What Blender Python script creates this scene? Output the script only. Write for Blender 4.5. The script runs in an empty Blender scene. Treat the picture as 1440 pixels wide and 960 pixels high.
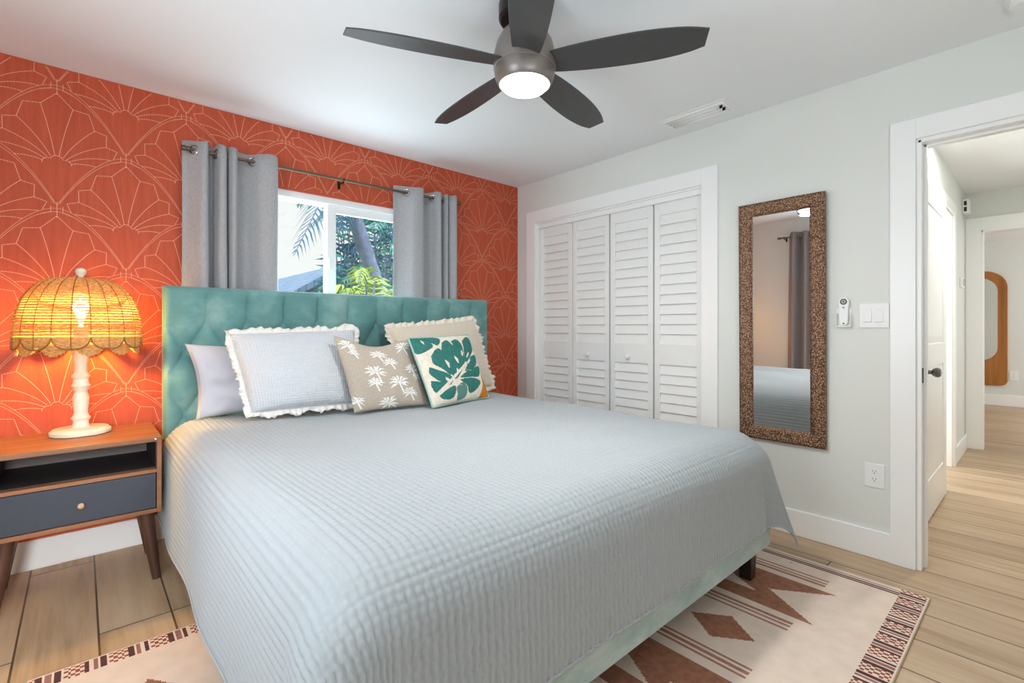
import bpy, bmesh, math, random
import numpy as np
from mathutils import Vector, noise
random.seed(7)
PI = math.pi
S = bpy.context.scene
C = S.collection

# ------------------------------------------------------------------ camera
cam_d = bpy.data.cameras.new('camera'); cam = bpy.data.objects.new('camera', cam_d); C.objects.link(cam)
cam.location = (0, 0, 1.161); cam.rotation_euler = (PI/2, 0, -math.radians(41.8))
cam_d.sensor_width = 36; cam_d.lens = 678/1440*36; cam_d.shift_y = -20/1440
cam_d.clip_start = 0.02; cam_d.clip_end = 200
S.camera = cam
# ------------------------------------------------------------------ view, world, large lights
S.view_settings.view_transform = 'Standard'; S.view_settings.look = 'None'
S.view_settings.exposure = 0.47; S.view_settings.gamma = 1; S.view_settings.use_curve_mapping = False
try:
    S.cycles.use_denoising = True; S.cycles.max_bounces = 9; S.cycles.diffuse_bounces = 6
    S.cycles.transparent_max_bounces = 12; S.cycles.sample_clamp_indirect = 6
    S.cycles.caustics_reflective = False; S.cycles.caustics_refractive = False
except Exception: pass
W = bpy.data.worlds.new('sky'); S.world = W; W.use_nodes = True
bg = W.node_tree.nodes['Background']
bg.inputs[0].default_value = (0.86, 0.83, 0.79, 1); bg.inputs[1].default_value = 0.95

def area(name, loc, size, power, color, direction, sy=None, spread=None):
    l = bpy.data.lights.new(name, 'AREA'); l.energy = power; l.color = color; l.size = size
    if sy: l.shape = 'RECTANGLE'; l.size_y = sy
    if spread: l.spread = spread
    o = bpy.data.objects.new(name, l); C.objects.link(o); o.location = loc
    o.rotation_euler = Vector(direction).to_track_quat('-Z', 'Y').to_euler()
    return o
DAY = (0.79, 0.90, 1.0)
area('window_daylight', (-0.93, 1.2, 1.40), .95, 25, DAY, (.8, 0.6, .2), 1.0)          # window in the left wall
area('added_rear_fill', (.45, -0.93, 1.05), 1.6, 29, DAY, (0.08, .12, .98), .5)  # upward fill light added behind the camera, no source seen
area('added_rear_beam', (-.38, -0.93, 1.35), .4, 2.6, (.9, .96, 1), (.1, .95, -.26), .6, math.radians(34))   # narrow beam added to brighten the floor by the nightstand
area('headboard_window_daylight', (1.26, 3.42, 1.4), 1.3, 19, DAY, (0, -1, .55), .8)
area('hall_daylight', (5.0, 1.5, 1.3), 0.8, 24, (.94, 0.97, 1), (0, -1, 0), 1.9)             # bathroom window beyond the hall
sun = bpy.data.lights.new('sun', 'SUN'); sun.energy = 2.6; sun.angle = .02; sun.color = (1, .98, .94)
so_ = bpy.data.objects.new('sun', sun); C.objects.link(so_); so_.rotation_euler = Vector((-.12, .42, -.9)).to_track_quat('-Z', 'Y').to_euler()
area('far_room_daylight', (8.6, -1.9, 1.4), 1.6, 36, (.95, 0.97, 1), (0.1, 1, 0), 1.6)

# ------------------------------------------------------------------ materials
def lin(h):
    if isinstance(h, str):
        h = h.lstrip('#'); c = [int(h[i:i+2], 16)/255 for i in (0, 2, 4)]
    else: c = [x/255 for x in h]
    return tuple((x/12.92 if x <= .04045 else ((x+.055)/1.055)**2.4) for x in c) + (1,)
class NT:
    def __init__(s, name):
        s.m = bpy.data.materials.new(name); s.m.use_nodes = True
        s.t = s.m.node_tree; s.b = s.t.nodes['Principled BSDF']; s.out = s.t.nodes['Material Output']
    def n(s, kind, **kw):
        x = s.t.nodes.new(kind)
        for k, v in kw.items():
            if k in x.inputs.keys() if hasattr(x.inputs, 'keys') else False: x.inputs[k].default_value = v
            else: setattr(x, k, v)
        return x
    def l(s, a, b): s.t.links.new(a, b)
    def math(s, op, a, b=None, c=None):
        x = s.t.nodes.new('ShaderNodeMath'); x.operation = op
        for i, q in enumerate((a, b, c)):
            if q is None: continue
            if isinstance(q, (int, float)): x.inputs[i].default_value = q
            else: s.l(q, x.inputs[i])
        return x.outputs[0]
    def bump(s, h, strength=.3, dist=.01):
        x = s.t.nodes.new('ShaderNodeBump'); x.inputs['Strength'].default_value = strength
        x.inputs['Distance'].default_value = dist; s.l(h, x.inputs['Height']); s.l(x.outputs[0], s.b.inputs['Normal'])
    def noise(s, scale, detail=3, vec=None, rough=.55):
        x = s.t.nodes.new('ShaderNodeTexNoise'); x.inputs['Scale'].default_value = scale
        x.inputs['Detail'].default_value = detail; x.inputs['Roughness'].default_value = rough
        if vec is not None: s.l(vec, x.inputs['Vector'])
        return x.outputs[0]
    def obj(s):
        return s.n('ShaderNodeTexCoord').outputs['Object']
    def geo(s):
        return s.n('ShaderNodeNewGeometry').outputs['Position']
    def mapping(s, vec, scale=(1, 1, 1), loc=(0, 0, 0), rot=(0, 0, 0)):
        x = s.t.nodes.new('ShaderNodeMapping'); s.l(vec, x.inputs[0])
        x.inputs['Scale'].default_value = scale; x.inputs['Location'].default_value = loc; x.inputs['Rotation'].default_value = rot
        return x.outputs[0]
    def ramp(s, fac, stops):
        x = s.t.nodes.new('ShaderNodeValToRGB'); e = x.color_ramp.elements
        while len(e) < len(stops): e.new(.5)
        for i, (p, c) in enumerate(stops): e[i].position = p; e[i].color = lin(c)
        s.l(fac, x.inputs[0]); return x.outputs[0]
def mat(name, col, rough=.5, metal=0, nscale=0, nvar=0.06, bump=0, bscale=200, sheen=0, coat=0, emit=0, ecol=None, spec=None):
    k = NT(name); b = k.b
    b.inputs['Roughness'].default_value = rough; b.inputs['Metallic'].default_value = metal
    c = lin(col)
    if nscale:
        f = k.noise(nscale, 4, k.geo())
        lo = tuple(x*(1-nvar*2) for x in c[:3])+(1,); hi = tuple(min(1, x*(1+nvar*2)) for x in c[:3])+(1,)
        x = k.t.nodes.new('ShaderNodeValToRGB'); x.color_ramp.elements[0].position = .3; x.color_ramp.elements[1].position = .7
        x.color_ramp.elements[0].color = lo; x.color_ramp.elements[1].color = hi
        k.l(f, x.inputs[0]); k.l(x.outputs[0], b.inputs['Base Color'])
    else: b.inputs['Base Color'].default_value = c
    if bump: k.bump(k.noise(bscale, 2, k.geo()), bump, .002)
    if sheen: b.inputs['Sheen Weight'].default_value = sheen; b.inputs['Sheen Roughness'].default_value = .4
    if coat: b.inputs['Coat Weight'].default_value = coat
    if spec is not None: b.inputs['Specular IOR Level'].default_value = spec
    if emit: b.inputs['Emission Color'].default_value = lin(ecol or col); b.inputs['Emission Strength'].default_value = emit
    return k.m
M = {}
M['wall'] = mat('wall_paint', (223, 225, 220), .6, nscale=1.2, nvar=.008, bump=.05, bscale=90)
M['ceil'] = mat('ceiling_paint', (235, 237, 238), .7, bump=.06, bscale=60)
M['trim'] = mat('white_gloss_trim', (245, 245, 244), .3, bump=.02, bscale=25)
M['white'] = mat('white_plastic', (238, 238, 236), .35)
M['whitesat'] = mat('white_satin_louvre', (240, 240, 238), .4)
M['grey'] = mat('grey_button', (96, 96, 96), .5)
M['dark'] = mat('near_black', (30, 29, 30), .5)
M['fanblade'] = mat('charcoal_fan_blade', (62, 61, 61), .42, nscale=20, nvar=.04, bump=.05, bscale=60)
M['fanbody'] = mat('matte_bronze_grey', (122, 114, 108), .36, metal=.3)
M['lens'] = mat('frosted_lens', (255, 252, 245), .4, emit=7.0, ecol=(255, 250, 240))
M['downlight'] = mat('downlight_lens', (255, 252, 245), .4, emit=6.0, ecol=(255, 250, 240))
M['bronze'] = mat('brushed_bronze_rod', (120, 104, 88), .35, metal=.9)
M['ring'] = mat('nickel_grommet', (176, 172, 164), .25, metal=1)
M['black'] = mat('black_metal', (34, 32, 31), .35, metal=.6)
M['blackwood'] = mat('espresso_leg', (38, 26, 22), .35, nscale=30)
M['coverlet'] = mat('pale_grey_quilted_cotton', (168, 174, 178), .8, sheen=.1, bump=.12, bscale=500)
M['sheet'] = mat('lamp_tinted_sheet', (236, 208, 190), .8)  # warm glow of the lamp is put into the sheet colour
M['plain'] = mat('grey_satin_pillowcase', (186, 188, 198), .5, sheen=.3, bump=.15, bscale=12)
M['ruffle'] = mat('cream_ruffle', (232, 228, 222), .85, sheen=.2)
M['ruffle2'] = mat('warm_cream_ruffle', (234, 224, 210), .85, sheen=.2)
M['linen'] = mat('taupe_linen', (186, 173, 158), .9, nscale=160, nvar=.07, bump=.3, bscale=600)
M['printwhite'] = mat('white_print', (240, 238, 234), .85)
M['leafteal'] = mat('teal_embroidery', (44, 116, 108), .8, nscale=60, nvar=.1, bump=.5, bscale=300)
M['leafsage'] = mat('sage_embroidery', (92, 138, 130), .8, bump=.4, bscale=300)
M['cream'] = mat('cream_canvas', (232, 222, 206), .85, nscale=40, nvar=.04, bump=.3, bscale=300)
M['ochre'] = mat('ochre_embroidery', (206, 130, 34), .8, bump=.4, bscale=300)
M['piping'] = mat('mint_piping', (160, 200, 192), .7)
M['drawer'] = mat('charcoal_drawer_front', (52, 56, 66), .55, nscale=300, nvar=.08, bump=.2, bscale=600)
M['inner'] = mat('inner_panel_and_shelf_shade', (46, 38, 38), .6)  # cubby side linings, and the painted shade on the nightstand shelf
M['innerback'] = mat('grey_brown_back_panel', (112, 98, 92), .6)
M['brass'] = mat('rose_brass', (226, 186, 150), .3, metal=.7)
M['lampcream'] = mat('cream_turned_wood', (240, 228, 204), .4, nscale=20, nvar=.03)
M['thermo'] = mat('thermostat_face', (150, 152, 154), .4)
M['knob'] = mat('pewter_knob', (120, 114, 112), .3, metal=.9)
M['fascia'] = mat('house_fascia', (160, 182, 210), .7)
M['lawn'] = mat('lawn', (86, 120, 60), .9, nscale=3, nvar=.2)
M['grout'] = mat('rug_backing', (170, 150, 120), .9)

def wood(name, c1, c2, axis, rough=.4, scale=18):
    k = NT(name); sc = [scale]*3; sc[axis] = scale*.08
    v = k.mapping(k.geo(), tuple(sc)); f = k.noise(1.0, 6, v, .65)
    k.l(k.ramp(f, [(.3, c1), (.7, c2)]), k.b.inputs['Base Color']); k.b.inputs['Roughness'].default_value = rough
    k.bump(f, .08, .002); return k.m
M['walnut'] = wood('walnut_veneer', (112, 72, 46), (160, 108, 72), 0)
M['walnutdark'] = wood('dark_walnut_leg', (52, 32, 24), (92, 58, 42), 2)
M['honey'] = wood('honey_wood', (140, 84, 34), (184, 120, 58), 2, .35, 12)

def m_floor():
    k = NT('oak_look_planks'); p = k.geo()
    sx = k.n('ShaderNodeSeparateXYZ'); k.l(p, sx.inputs[0])
    cb = k.n('ShaderNodeCombineXYZ'); k.l(k.math('ADD', sx.outputs[1], 40.3), cb.inputs[0]); k.l(k.math('ADD', sx.outputs[0], 22.68-.05), cb.inputs[1])
    br = k.n('ShaderNodeTexBrick'); k.l(cb.outputs[0], br.inputs['Vector'])
    br.offset = .37; br.offset_frequency = 3; br.squash = 1
    for n_, v_ in (('Scale', 1), ('Mortar Size', .0036), ('Mortar Smooth', .1), ('Bias', 0), ('Brick Width', 1.22), ('Row Height', .2268)): br.inputs[n_].default_value = v_
    br.inputs['Color1'].default_value = (.15, .15, .15, 1); br.inputs['Color2'].default_value = (.85, .85, .85, 1); br.inputs['Mortar'].default_value = (.5, .5, .5, 1)
    # per-plank grain shift
    bw = k.n('ShaderNodeRGBToBW'); k.l(br.outputs['Color'], bw.inputs[0])
    va = k.n('ShaderNodeVectorMath', operation='ADD'); k.l(k.mapping(p, (26, 1.6, 1)), va.inputs[0])
    cb2 = k.n('ShaderNodeCombineXYZ'); k.l(k.math('MULTIPLY', bw.outputs[0], 37), cb2.inputs[0]); k.l(k.math('MULTIPLY', bw.outputs[0], 17), cb2.inputs[1]); k.l(cb2.outputs[0], va.inputs[1])
    f = k.noise(1.0, 6, va.outputs[0], .6)
    va2 = k.n('ShaderNodeVectorMath', operation='ADD'); k.l(k.mapping(p, (5, .8, 1)), va2.inputs[0]); k.l(cb2.outputs[0], va2.inputs[1])
    f2 = k.noise(1.0, 3, va2.outputs[0])
    ff = k.math('ADD', k.math('MULTIPLY', f, .5), k.math('ADD', k.math('MULTIPLY', f2, .38), k.math('MULTIPLY', bw.outputs[0], .12)))
    col = k.ramp(ff, [(.32, (150, 122, 92)), (.5, (186, 158, 126)), (.7, (206, 182, 152))])
    mx = k.n('ShaderNodeMix', data_type='RGBA'); k.l(br.outputs['Fac'], mx.inputs[0]); k.l(col, mx.inputs[6]); mx.inputs[7].default_value = lin((92, 72, 54))
    k.l(mx.outputs[2], k.b.inputs['Base Color'])
    k.b.inputs['Roughness'].default_value = .42
    k.bump(k.math('SUBTRACT', k.math('MULTIPLY', f, .15), br.outputs['Fac']), .25, .002); return k.m
M['floor'] = m_floor()
def m_wallpaper():
    k = NT('terracotta_wallpaper'); p = k.geo()
    f = k.noise(1.0, 5, k.mapping(p, (60, 1, 5)), .6); f2 = k.noise(1.4, 3, p)
    ff = k.math('ADD', k.math('MULTIPLY', f, .6), k.math('MULTIPLY', f2, .4))
    k.l(k.ramp(ff, [(.3, (178, 72, 44)), (.7, (203, 92, 62))]), k.b.inputs['Base Color'])
    k.b.inputs['Roughness'].default_value = .55; k.b.inputs['Specular IOR Level'].default_value = .3; return k.m
M['paper'] = m_wallpaper()
M['paperline'] = mat('wallpaper_dotted_lines', (238, 180, 150), .5)
def m_velvet():
    k = NT('teal_velvet'); p = k.geo()
    f = k.noise(2.6, 5, k.mapping(p, (1, 1, 1.2)), .62)
    k.l(k.ramp(f, [(.34, (84, 132, 132)), (.52, (104, 152, 150)), (.66, (140, 178, 172))]), k.b.inputs['Base Color'])
    k.b.inputs['Roughness'].default_value = .75; k.b.inputs['Sheen Weight'].default_value = .35; k.b.inputs['Sheen Roughness'].default_value = .35
    return k.m
M['velvet'] = m_velvet()
def m_velvet2():
    k = NT('pale_teal_velvet'); p = k.geo()
    f = k.noise(6, 5, k.mapping(p, (1, 1, 2.2), rot=(0, .5, 0)), .62)
    k.l(k.ramp(f, [(.34, (146, 170, 168)), (.52, (166, 187, 184)), (.66, (186, 202, 199))]), k.b.inputs['Base Color'])
    k.b.inputs['Roughness'].default_value = .75; k.b.inputs['Sheen Weight'].default_value = .35
    return k.m
M['velvetrail'] = m_velvet2()
def m_waffle(name, col, cell):
    k = NT(name); uv = k.n('ShaderNodeUVMap').outputs[0]
    sx = k.n('ShaderNodeSeparateXYZ'); k.l(uv, sx.inputs[0])
    a = k.math('ABSOLUTE', k.math('SINE', k.math('MULTIPLY', sx.outputs[0], PI/cell)))
    b = k.math('ABSOLUTE', k.math('SINE', k.math('MULTIPLY', sx.outputs[1], PI/cell)))
    h = k.math('POWER', k.math('MULTIPLY', a, b), .5)
    k.b.inputs['Base Color'].default_value = lin(col); k.b.inputs['Roughness'].default_value = .85; k.b.inputs['Sheen Weight'].default_value = .2
    k.bump(h, .7, .005); return k.m
M['waffle'] = m_waffle('white_waffle_cotton', (212, 215, 220), .0125)
M['waffle2'] = m_waffle('cream_waffle_cotton', (230, 217, 200), .0125)
def m_curtain(name='grey_curtain_weave', c1=(158, 158, 161), c2=(180, 180, 182)):
    k = NT(name); p = k.geo()
    f = k.noise(1.0, 2, k.mapping(p, (300, 300, 60)))
    k.l(k.ramp(f, [(.3, c1), (.7, c2)]), k.b.inputs['Base Color'])
    k.b.inputs['Roughness'].default_value = .8; k.b.inputs['Sheen Weight'].default_value = .15; k.bump(f, .15, .001); return k.m
M['curtain'] = m_curtain()
M['curtainbacklit'] = m_curtain('backlit_curtain_weave', (126, 114, 112), (146, 134, 131))  # darker, browner copy of the grey curtain, backlit shade put into its colour
def m_wicker():
    k = NT('honey_rattan'); p = k.geo(); f = k.noise(90, 3, p)
    col = k.ramp(f, [(.3, (196, 152, 84)), (.7, (236, 204, 140))])
    k.l(col, k.b.inputs['Base Color']); k.b.inputs['Roughness'].default_value = .5
    tr = k.n('ShaderNodeBsdfTranslucent'); k.l(col, tr.inputs[0])
    mx = k.n('ShaderNodeMixShader'); mx.inputs[0].default_value = .34
    k.l(k.b.outputs[0], mx.inputs[1]); k.l(tr.outputs[0], mx.inputs[2]); k.l(mx.outputs[0], k.out.inputs[0]); return k.m
M['wicker'] = m_wicker()
M['wickerrib'] = mat('brown_rattan_rib', (150, 98, 36), .5, nscale=60)
M['bulb'] = mat('glowing_bulb', (255, 236, 200), .4, emit=540, ecol=(255, 200, 96))
def m_frame():
    k = NT('embossed_bronze'); p = k.geo()
    v = k.n('ShaderNodeTexVoronoi', feature='F1'); v.inputs['Scale'].default_value = 135; k.l(p, v.inputs['Vector'])
    h = k.math('SUBTRACT', 1, v.outputs['Distance'])
    k.l(k.ramp(v.outputs['Distance'], [(.1, (214, 180, 150)), (.35, (142, 108, 84)), (.7, (88, 62, 46))]), k.b.inputs['Base Color'])
    k.b.inputs['Metallic'].default_value = .6; k.b.inputs['Roughness'].default_value = .4; k.bump(h, .7, .004); return k.m
M['mframe'] = m_frame()
def m_mirror():
    k = NT('mirror_silver'); k.b.inputs['Base Color'].default_value = (.9, .91, .9, 1); k.b.inputs['Metallic'].default_value = 1
    k.b.inputs['Roughness'].default_value = 0.004; return k.m
M['mirror'] = m_mirror()
def m_glass():
    k = NT('window_glass'); t = k.n('ShaderNodeBsdfTransparent'); t.inputs[0].default_value = (.93, .97, .98, 1)
    g = k.n('ShaderNodeBsdfGlossy'); g.inputs['Roughness'].default_value = .02
    mx = k.n('ShaderNodeMixShader'); mx.inputs[0].default_value = .05
    k.l(t.outputs[0], mx.inputs[1]); k.l(g.outputs[0], mx.inputs[2]); k.l(mx.outputs[0], k.out.inputs[0]); return k.m
M['glass'] = m_glass()
M['frond'] = mat('blue_green_palm_leaf', (58, 128, 172), .45, nscale=4, nvar=.2)
M['frond2'] = mat('green_palm_leaf', (84, 176, 164), .45, nscale=4, nvar=.2)
M['frond3'] = mat('yellow_green_leaf', (190, 224, 110), .5, nscale=4, nvar=.2)
M['bark'] = mat('grey_blue_palm_bark', (136, 150, 190), .8, nscale=9, nvar=.12, bump=.6, bscale=20)
def m_roof():
    k = NT('slate_blue_shingles'); p = k.geo()
    w = k.n('ShaderNodeTexBrick'); w.inputs['Scale'].default_value = 1; w.inputs['Row Height'].default_value = .16; w.inputs['Brick Width'].default_value = .35; w.inputs['Mortar Size'].default_value = .012
    k.l(k.mapping(p, (1, 1, 1), rot=(0, 0, PI/2)), w.inputs['Vector'])
    w.inputs['Color1'].default_value = lin((128, 158, 196)); w.inputs['Color2'].default_value = lin((146, 172, 206)); w.inputs['Mortar'].default_value = lin((96, 124, 166))
    k.l(w.outputs['Color'], k.b.inputs['Base Color']); k.b.inputs['Roughness'].default_value = .8; return k.m
M['roof'] = m_roof()
# rug colours
M['rug'] = mat('blush_rug_weave', (226, 206, 190), .95, nscale=14, nvar=.03, bump=.4, bscale=260)
M['rugbrown'] = mat('clay_rug_weave', (156, 104, 80), .95, nscale=40, nvar=.1, bump=.4, bscale=260)
M['rugstripe'] = mat('rosewood_rug_weave', (166, 116, 98), .95, nscale=60, nvar=.08)
M['rugdark'] = mat('oxblood_rug_weave', (86, 50, 50), .95, nscale=60, nvar=.1)
M['rugrust'] = mat('rust_rug_weave', (148, 74, 48), .95, nscale=60, nvar=.1)
M['rugmauve'] = mat('mauve_rug_weave', (150, 104, 96), .95, nscale=60, nvar=.1)

# ------------------------------------------------------------------ mesh helpers
class MB:
    def __init__(s): s.v = []; s.f = []; s.m = []; s.uv = None
    def add(s, vs, fs, m=0):
        o = len(s.v); s.v.extend([tuple(map(float, q)) for q in vs])
        for f in fs: s.f.append(tuple(i+o for i in f)); s.m.append(m)
        return s
    def box(s, x0, x1, y0, y1, z0, z1, m=0):
        vs = [(x0, y0, z0), (x1, y0, z0), (x1, y1, z0), (x0, y1, z0), (x0, y0, z1), (x1, y0, z1), (x1, y1, z1), (x0, y1, z1)]
        return s.add(vs, [(0, 3, 2, 1), (4, 5, 6, 7), (0, 1, 5, 4), (1, 2, 6, 5), (2, 3, 7, 6), (3, 0, 4, 7)], m)
    def obox(s, c, ax, ay, az, m=0):   # oriented box: centre and three half-axis vectors
        c, ax, ay, az = map(Vector, (c, ax, ay, az)); vs = []
        for k in (-1, 1):
            for (i, j) in ((-1, -1), (1, -1), (1, 1), (-1, 1)): vs.append(c+ax*i+ay*j+az*k)
        return s.add(vs, [(0, 3, 2, 1), (4, 5, 6, 7), (0, 1, 5, 4), (1, 2, 6, 5), (2, 3, 7, 6), (3, 0, 4, 7)], m)
    def grid(s, P, m=0, wu=False, wv=False, flip=False):
        P = np.asarray(P, float); nu, nv = P.shape[:2]
        fs = []
        for i in range(nu if wu else nu-1):
            for j in range(nv if wv else nv-1):
                a, b, c, d = i*nv+j, ((i+1) % nu)*nv+j, ((i+1) % nu)*nv+(j+1) % nv, i*nv+(j+1) % nv
                fs.append((a, d, c, b) if flip else (a, b, c, d))
        o = len(s.v); s.v.extend(map(tuple, P.reshape(-1, 3).tolist()))
        s.f.extend([tuple(q+o for q in f) for f in fs]); s.m.extend([m]*len(fs) if not callable(m) else [m(i, j) for i in range(nu if wu else nu-1) for j in range(nv if wv else nv-1)])
        return s
    def lathe(s, prof, c, n=32, m=0, axis=(0, 0, 1), caps=True):
        c = Vector(c); az = Vector(axis).normalized(); ax = az.orthogonal().normalized(); ay = az.cross(ax)
        P = [[c+az*z+(ax*math.cos(2*PI*j/n)+ay*math.sin(2*PI*j/n))*r for j in range(n)] for r, z in prof]
        o = len(s.v); s.grid(P, m, wv=True, flip=True)
        if caps:
            s.f.append(tuple(o+j for j in reversed(range(n)))); s.m.append(m)
            s.f.append(tuple(o+(len(prof)-1)*n+j for j in range(n))); s.m.append(m)
        return s
    def tube(s, pts, r, n=8, m=0, closed=False, caps=True):
        pts = [Vector(p) for p in pts]; N = len(pts); rs = r if hasattr(r, '__len__') else [r]*N
        P = []; ref = None
        for i in range(N):
            t = (pts[(i+1) % N]-pts[i-1]) if closed else (pts[min(i+1, N-1)]-pts[max(i-1, 0)])
            t.normalize()
            if ref is None: ref = t.orthogonal().normalized()
            ref = (ref-t*ref.dot(t)); ref = ref.normalized() if ref.length > 1e-6 else t.orthogonal().normalized()
            b = t.cross(ref)
            P.append([pts[i]+(ref*math.cos(2*PI*j/n)+b*math.sin(2*PI*j/n))*rs[i] for j in range(n)])
        o = len(s.v); s.grid(P, m, wu=closed, wv=True, flip=True)
        if caps and not closed:
            s.f.append(tuple(o+j for j in reversed(range(n)))); s.m.append(m)
            s.f.append(tuple(o+(N-1)*n+j for j in range(n))); s.m.append(m)
        return s
    def prism(s, pts, ax, ay, az, c, t, m=0):  # 2D outline in (ax, ay) at c, extruded by t along az
        ax, ay, az, c = map(Vector, (ax, ay, az, c)); n = len(pts)
        a = [c+ax*p[0]+ay*p[1] for p in pts]; b = [q+az*t for q in a]
        return s.add(a+b, [tuple(reversed(range(n))), tuple(range(n, 2*n))]+[(i, (i+1) % n, n+(i+1) % n, n+i) for i in range(n)], m)
    def build(s, name, mats, parent=None, origin=None, smooth=False, bevel=0, bseg=2, merge=0, uv=None, solid=0, sub=0):
        if not isinstance(mats, (list, tuple)): mats = [mats]
        root = parent
        while root is not None and root.parent is not None: root = root.parent
        off = Vector(origin) if origin is not None else (Vector(root['_o']) if root is not None else Vector((0, 0, 0)))
        me = bpy.data.meshes.new(name)
        A = np.asarray(s.v, float)-np.array(off)
        me.from_pydata(A.tolist(), [], s.f)
        for q in mats: me.materials.append(q)
        me.polygons.foreach_set('material_index', s.m)
        if smooth: me.polygons.foreach_set('use_smooth', [True]*len(s.f))
        if uv is not None:
            ul = me.uv_layers.new(name='UVMap'); li = np.zeros(len(me.loops), int); me.loops.foreach_get('vertex_index', li)
            ul.data.foreach_set('uv', np.asarray(uv, float)[li].ravel())
        if merge or not smooth:
            bm = bmesh.new(); bm.from_mesh(me)
            if merge: bmesh.ops.remove_doubles(bm, verts=bm.verts, dist=merge)
            if len(s.f) < 60000: bmesh.ops.recalc_face_normals(bm, faces=bm.faces)
            bm.to_mesh(me); bm.free()
        if smooth and len(s.f) < 60000: me.set_sharp_from_angle(angle=.5)
        me.update()
        o = bpy.data.objects.new(name, me); C.objects.link(o)
        if parent is not None: o.parent = parent
        else: o.location = off; o['_o'] = tuple(off)
        if solid:
            q = o.modifiers.new('solid', 'SOLIDIFY'); q.thickness = solid; q.offset = 0
        if bevel:
            q = o.modifiers.new('bevel', 'BEVEL'); q.width = bevel; q.segments = bseg; q.limit_method = 'ANGLE'; q.angle_limit = .6
        if sub:
            q = o.modifiers.new('sub', 'SUBSURF'); q.levels = sub; q.render_levels = sub
        return o
def thing(name, label, cat, loc, group=None):
    o = bpy.data.objects.new(name, None); C.objects.link(o); o.location = loc; o['_o'] = tuple(loc); o.empty_display_size = .1
    o['label'] = label; o['category'] = cat
    if group: o['group'] = group
    return o
def tag(o, label, cat, group=None):
    o['label'] = label; o['category'] = cat
    if group: o['group'] = group
    return o
def struct(o): o['kind'] = 'structure'; return o
def sempty(name, loc):
    o = bpy.data.objects.new(name, None); C.objects.link(o); o.location = loc; o['_o'] = tuple(loc); o['kind'] = 'structure'; return o
def cr(pts, k=8):   # catmull-rom
    P = [Vector(p) for p in pts]; P = [2*P[0]-P[1]]+P+[2*P[-1]-P[-2]]; out = []
    for i in range(1, len(P)-2):
        for q in range(k):
            t = q/k; a, b, c, d = P[i-1], P[i], P[i+1], P[i+2]
            out.append(.5*((2*b)+(c-a)*t+(2*a-5*b+4*c-d)*t*t+(3*b-a-3*c+d)*t**3))
    out.append(P[-2]); return out
def nz(x, y, z=0): return noise.noise(Vector((x, y, z)))
def inpoly(x, y, P):
    c = False; n = len(P); j = n-1
    for i in range(n):
        if (P[i][1] > y) != (P[j][1] > y) and x < (P[j][0]-P[i][0])*(y-P[i][1])/(P[j][1]-P[i][1])+P[i][0]: c = not c
        j = i
    return c

# ------------------------------------------------------------------ room shell
XR, YB, XL, YF, H = 2.986, 3.262, -0.85, -0.85, 2.44
WX0, WX1, WZ0, WZ1 = .56, 1.98, .95, 2.045         # window over the headboard
CY0, CY1, CZ = 1.498, 3.02, 2.075                    # closet opening
DY0, DY1, DZ = -.42, .425, 2.055                     # doorway to the hall
HX = 6.37; FX = 10.16; HY = .55                      # hall end wall, far wall, hall left wall
struct(MB().box(XL-.12, FX+.12, -2.6, YB+.12, -.12, 0).build('floor', M['floor']))
struct(MB().box(XL-.12, FX+.12, -2.6, YB+.12, H, H+.12).build('ceiling', M['ceil']))

def fan_lines():
    env = lambda x: -.288*(abs(x)/.266)**1.8
    L = []
    xs = np.linspace(-.266, .266, 61)
    L.append([(x, env(x)) for x in xs])
    L.append([(x, -.0165+env(x)*.97) for x in np.linspace(-.256, .256, 57)])
    O = (0, -.405)
    def ed(th):
        r = 0.0
        while r < .6:
            x = math.sin(th)*r; y = O[1]+math.cos(th)*r
            if abs(x) > .262 or y > env(x): return r
            r += .002
        return r
    def pt(th, r, rm): 
        a = th*(.62+.38*min(1, r/rm)); return (math.sin(a)*r, O[1]+math.cos(a)*r)
    B = [math.radians(q) for q in (-84, -69, -52, -33, -11, 11, 33, 52, 69, 84)]
    ends = []
    for th in B:
        rm = ed(th)*(.80 if abs(th) < 1.3 else .74)
        L.append([pt(th, r, rm) for r in np.linspace(.058, rm, 24)]); ends.append(pt(th, rm, rm))
    for i in range(len(B)-1):
        t = (B[i]+B[i+1])/2; rt = ed(t)*.905; tip = pt(t, rt, rt); a, b = ends[i], ends[i+1]
        for e in (a, b): L.append([(e[0]+(tip[0]-e[0])*q, e[1]+(tip[1]-e[1])*q) for q in np.linspace(0, 1, 8)])
    sh = []
    for th in np.linspace(-1.25, 1.25, 61):
        r = .048+.011*abs(math.cos(th/1.25*PI*2.5/2*1.0)); sh.append((math.sin(th)*r, O[1]+math.cos(th)*r))
    L.append(sh)
    L.append([(0, q) for q in np.linspace(-.046, .03, 12)])
    for sg in (-1, 1): L.append([(sg*q[0], q[1]) for q in [(.022, .008), (.022, -.02), (.06, -.035)]])
    return L, env
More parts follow.
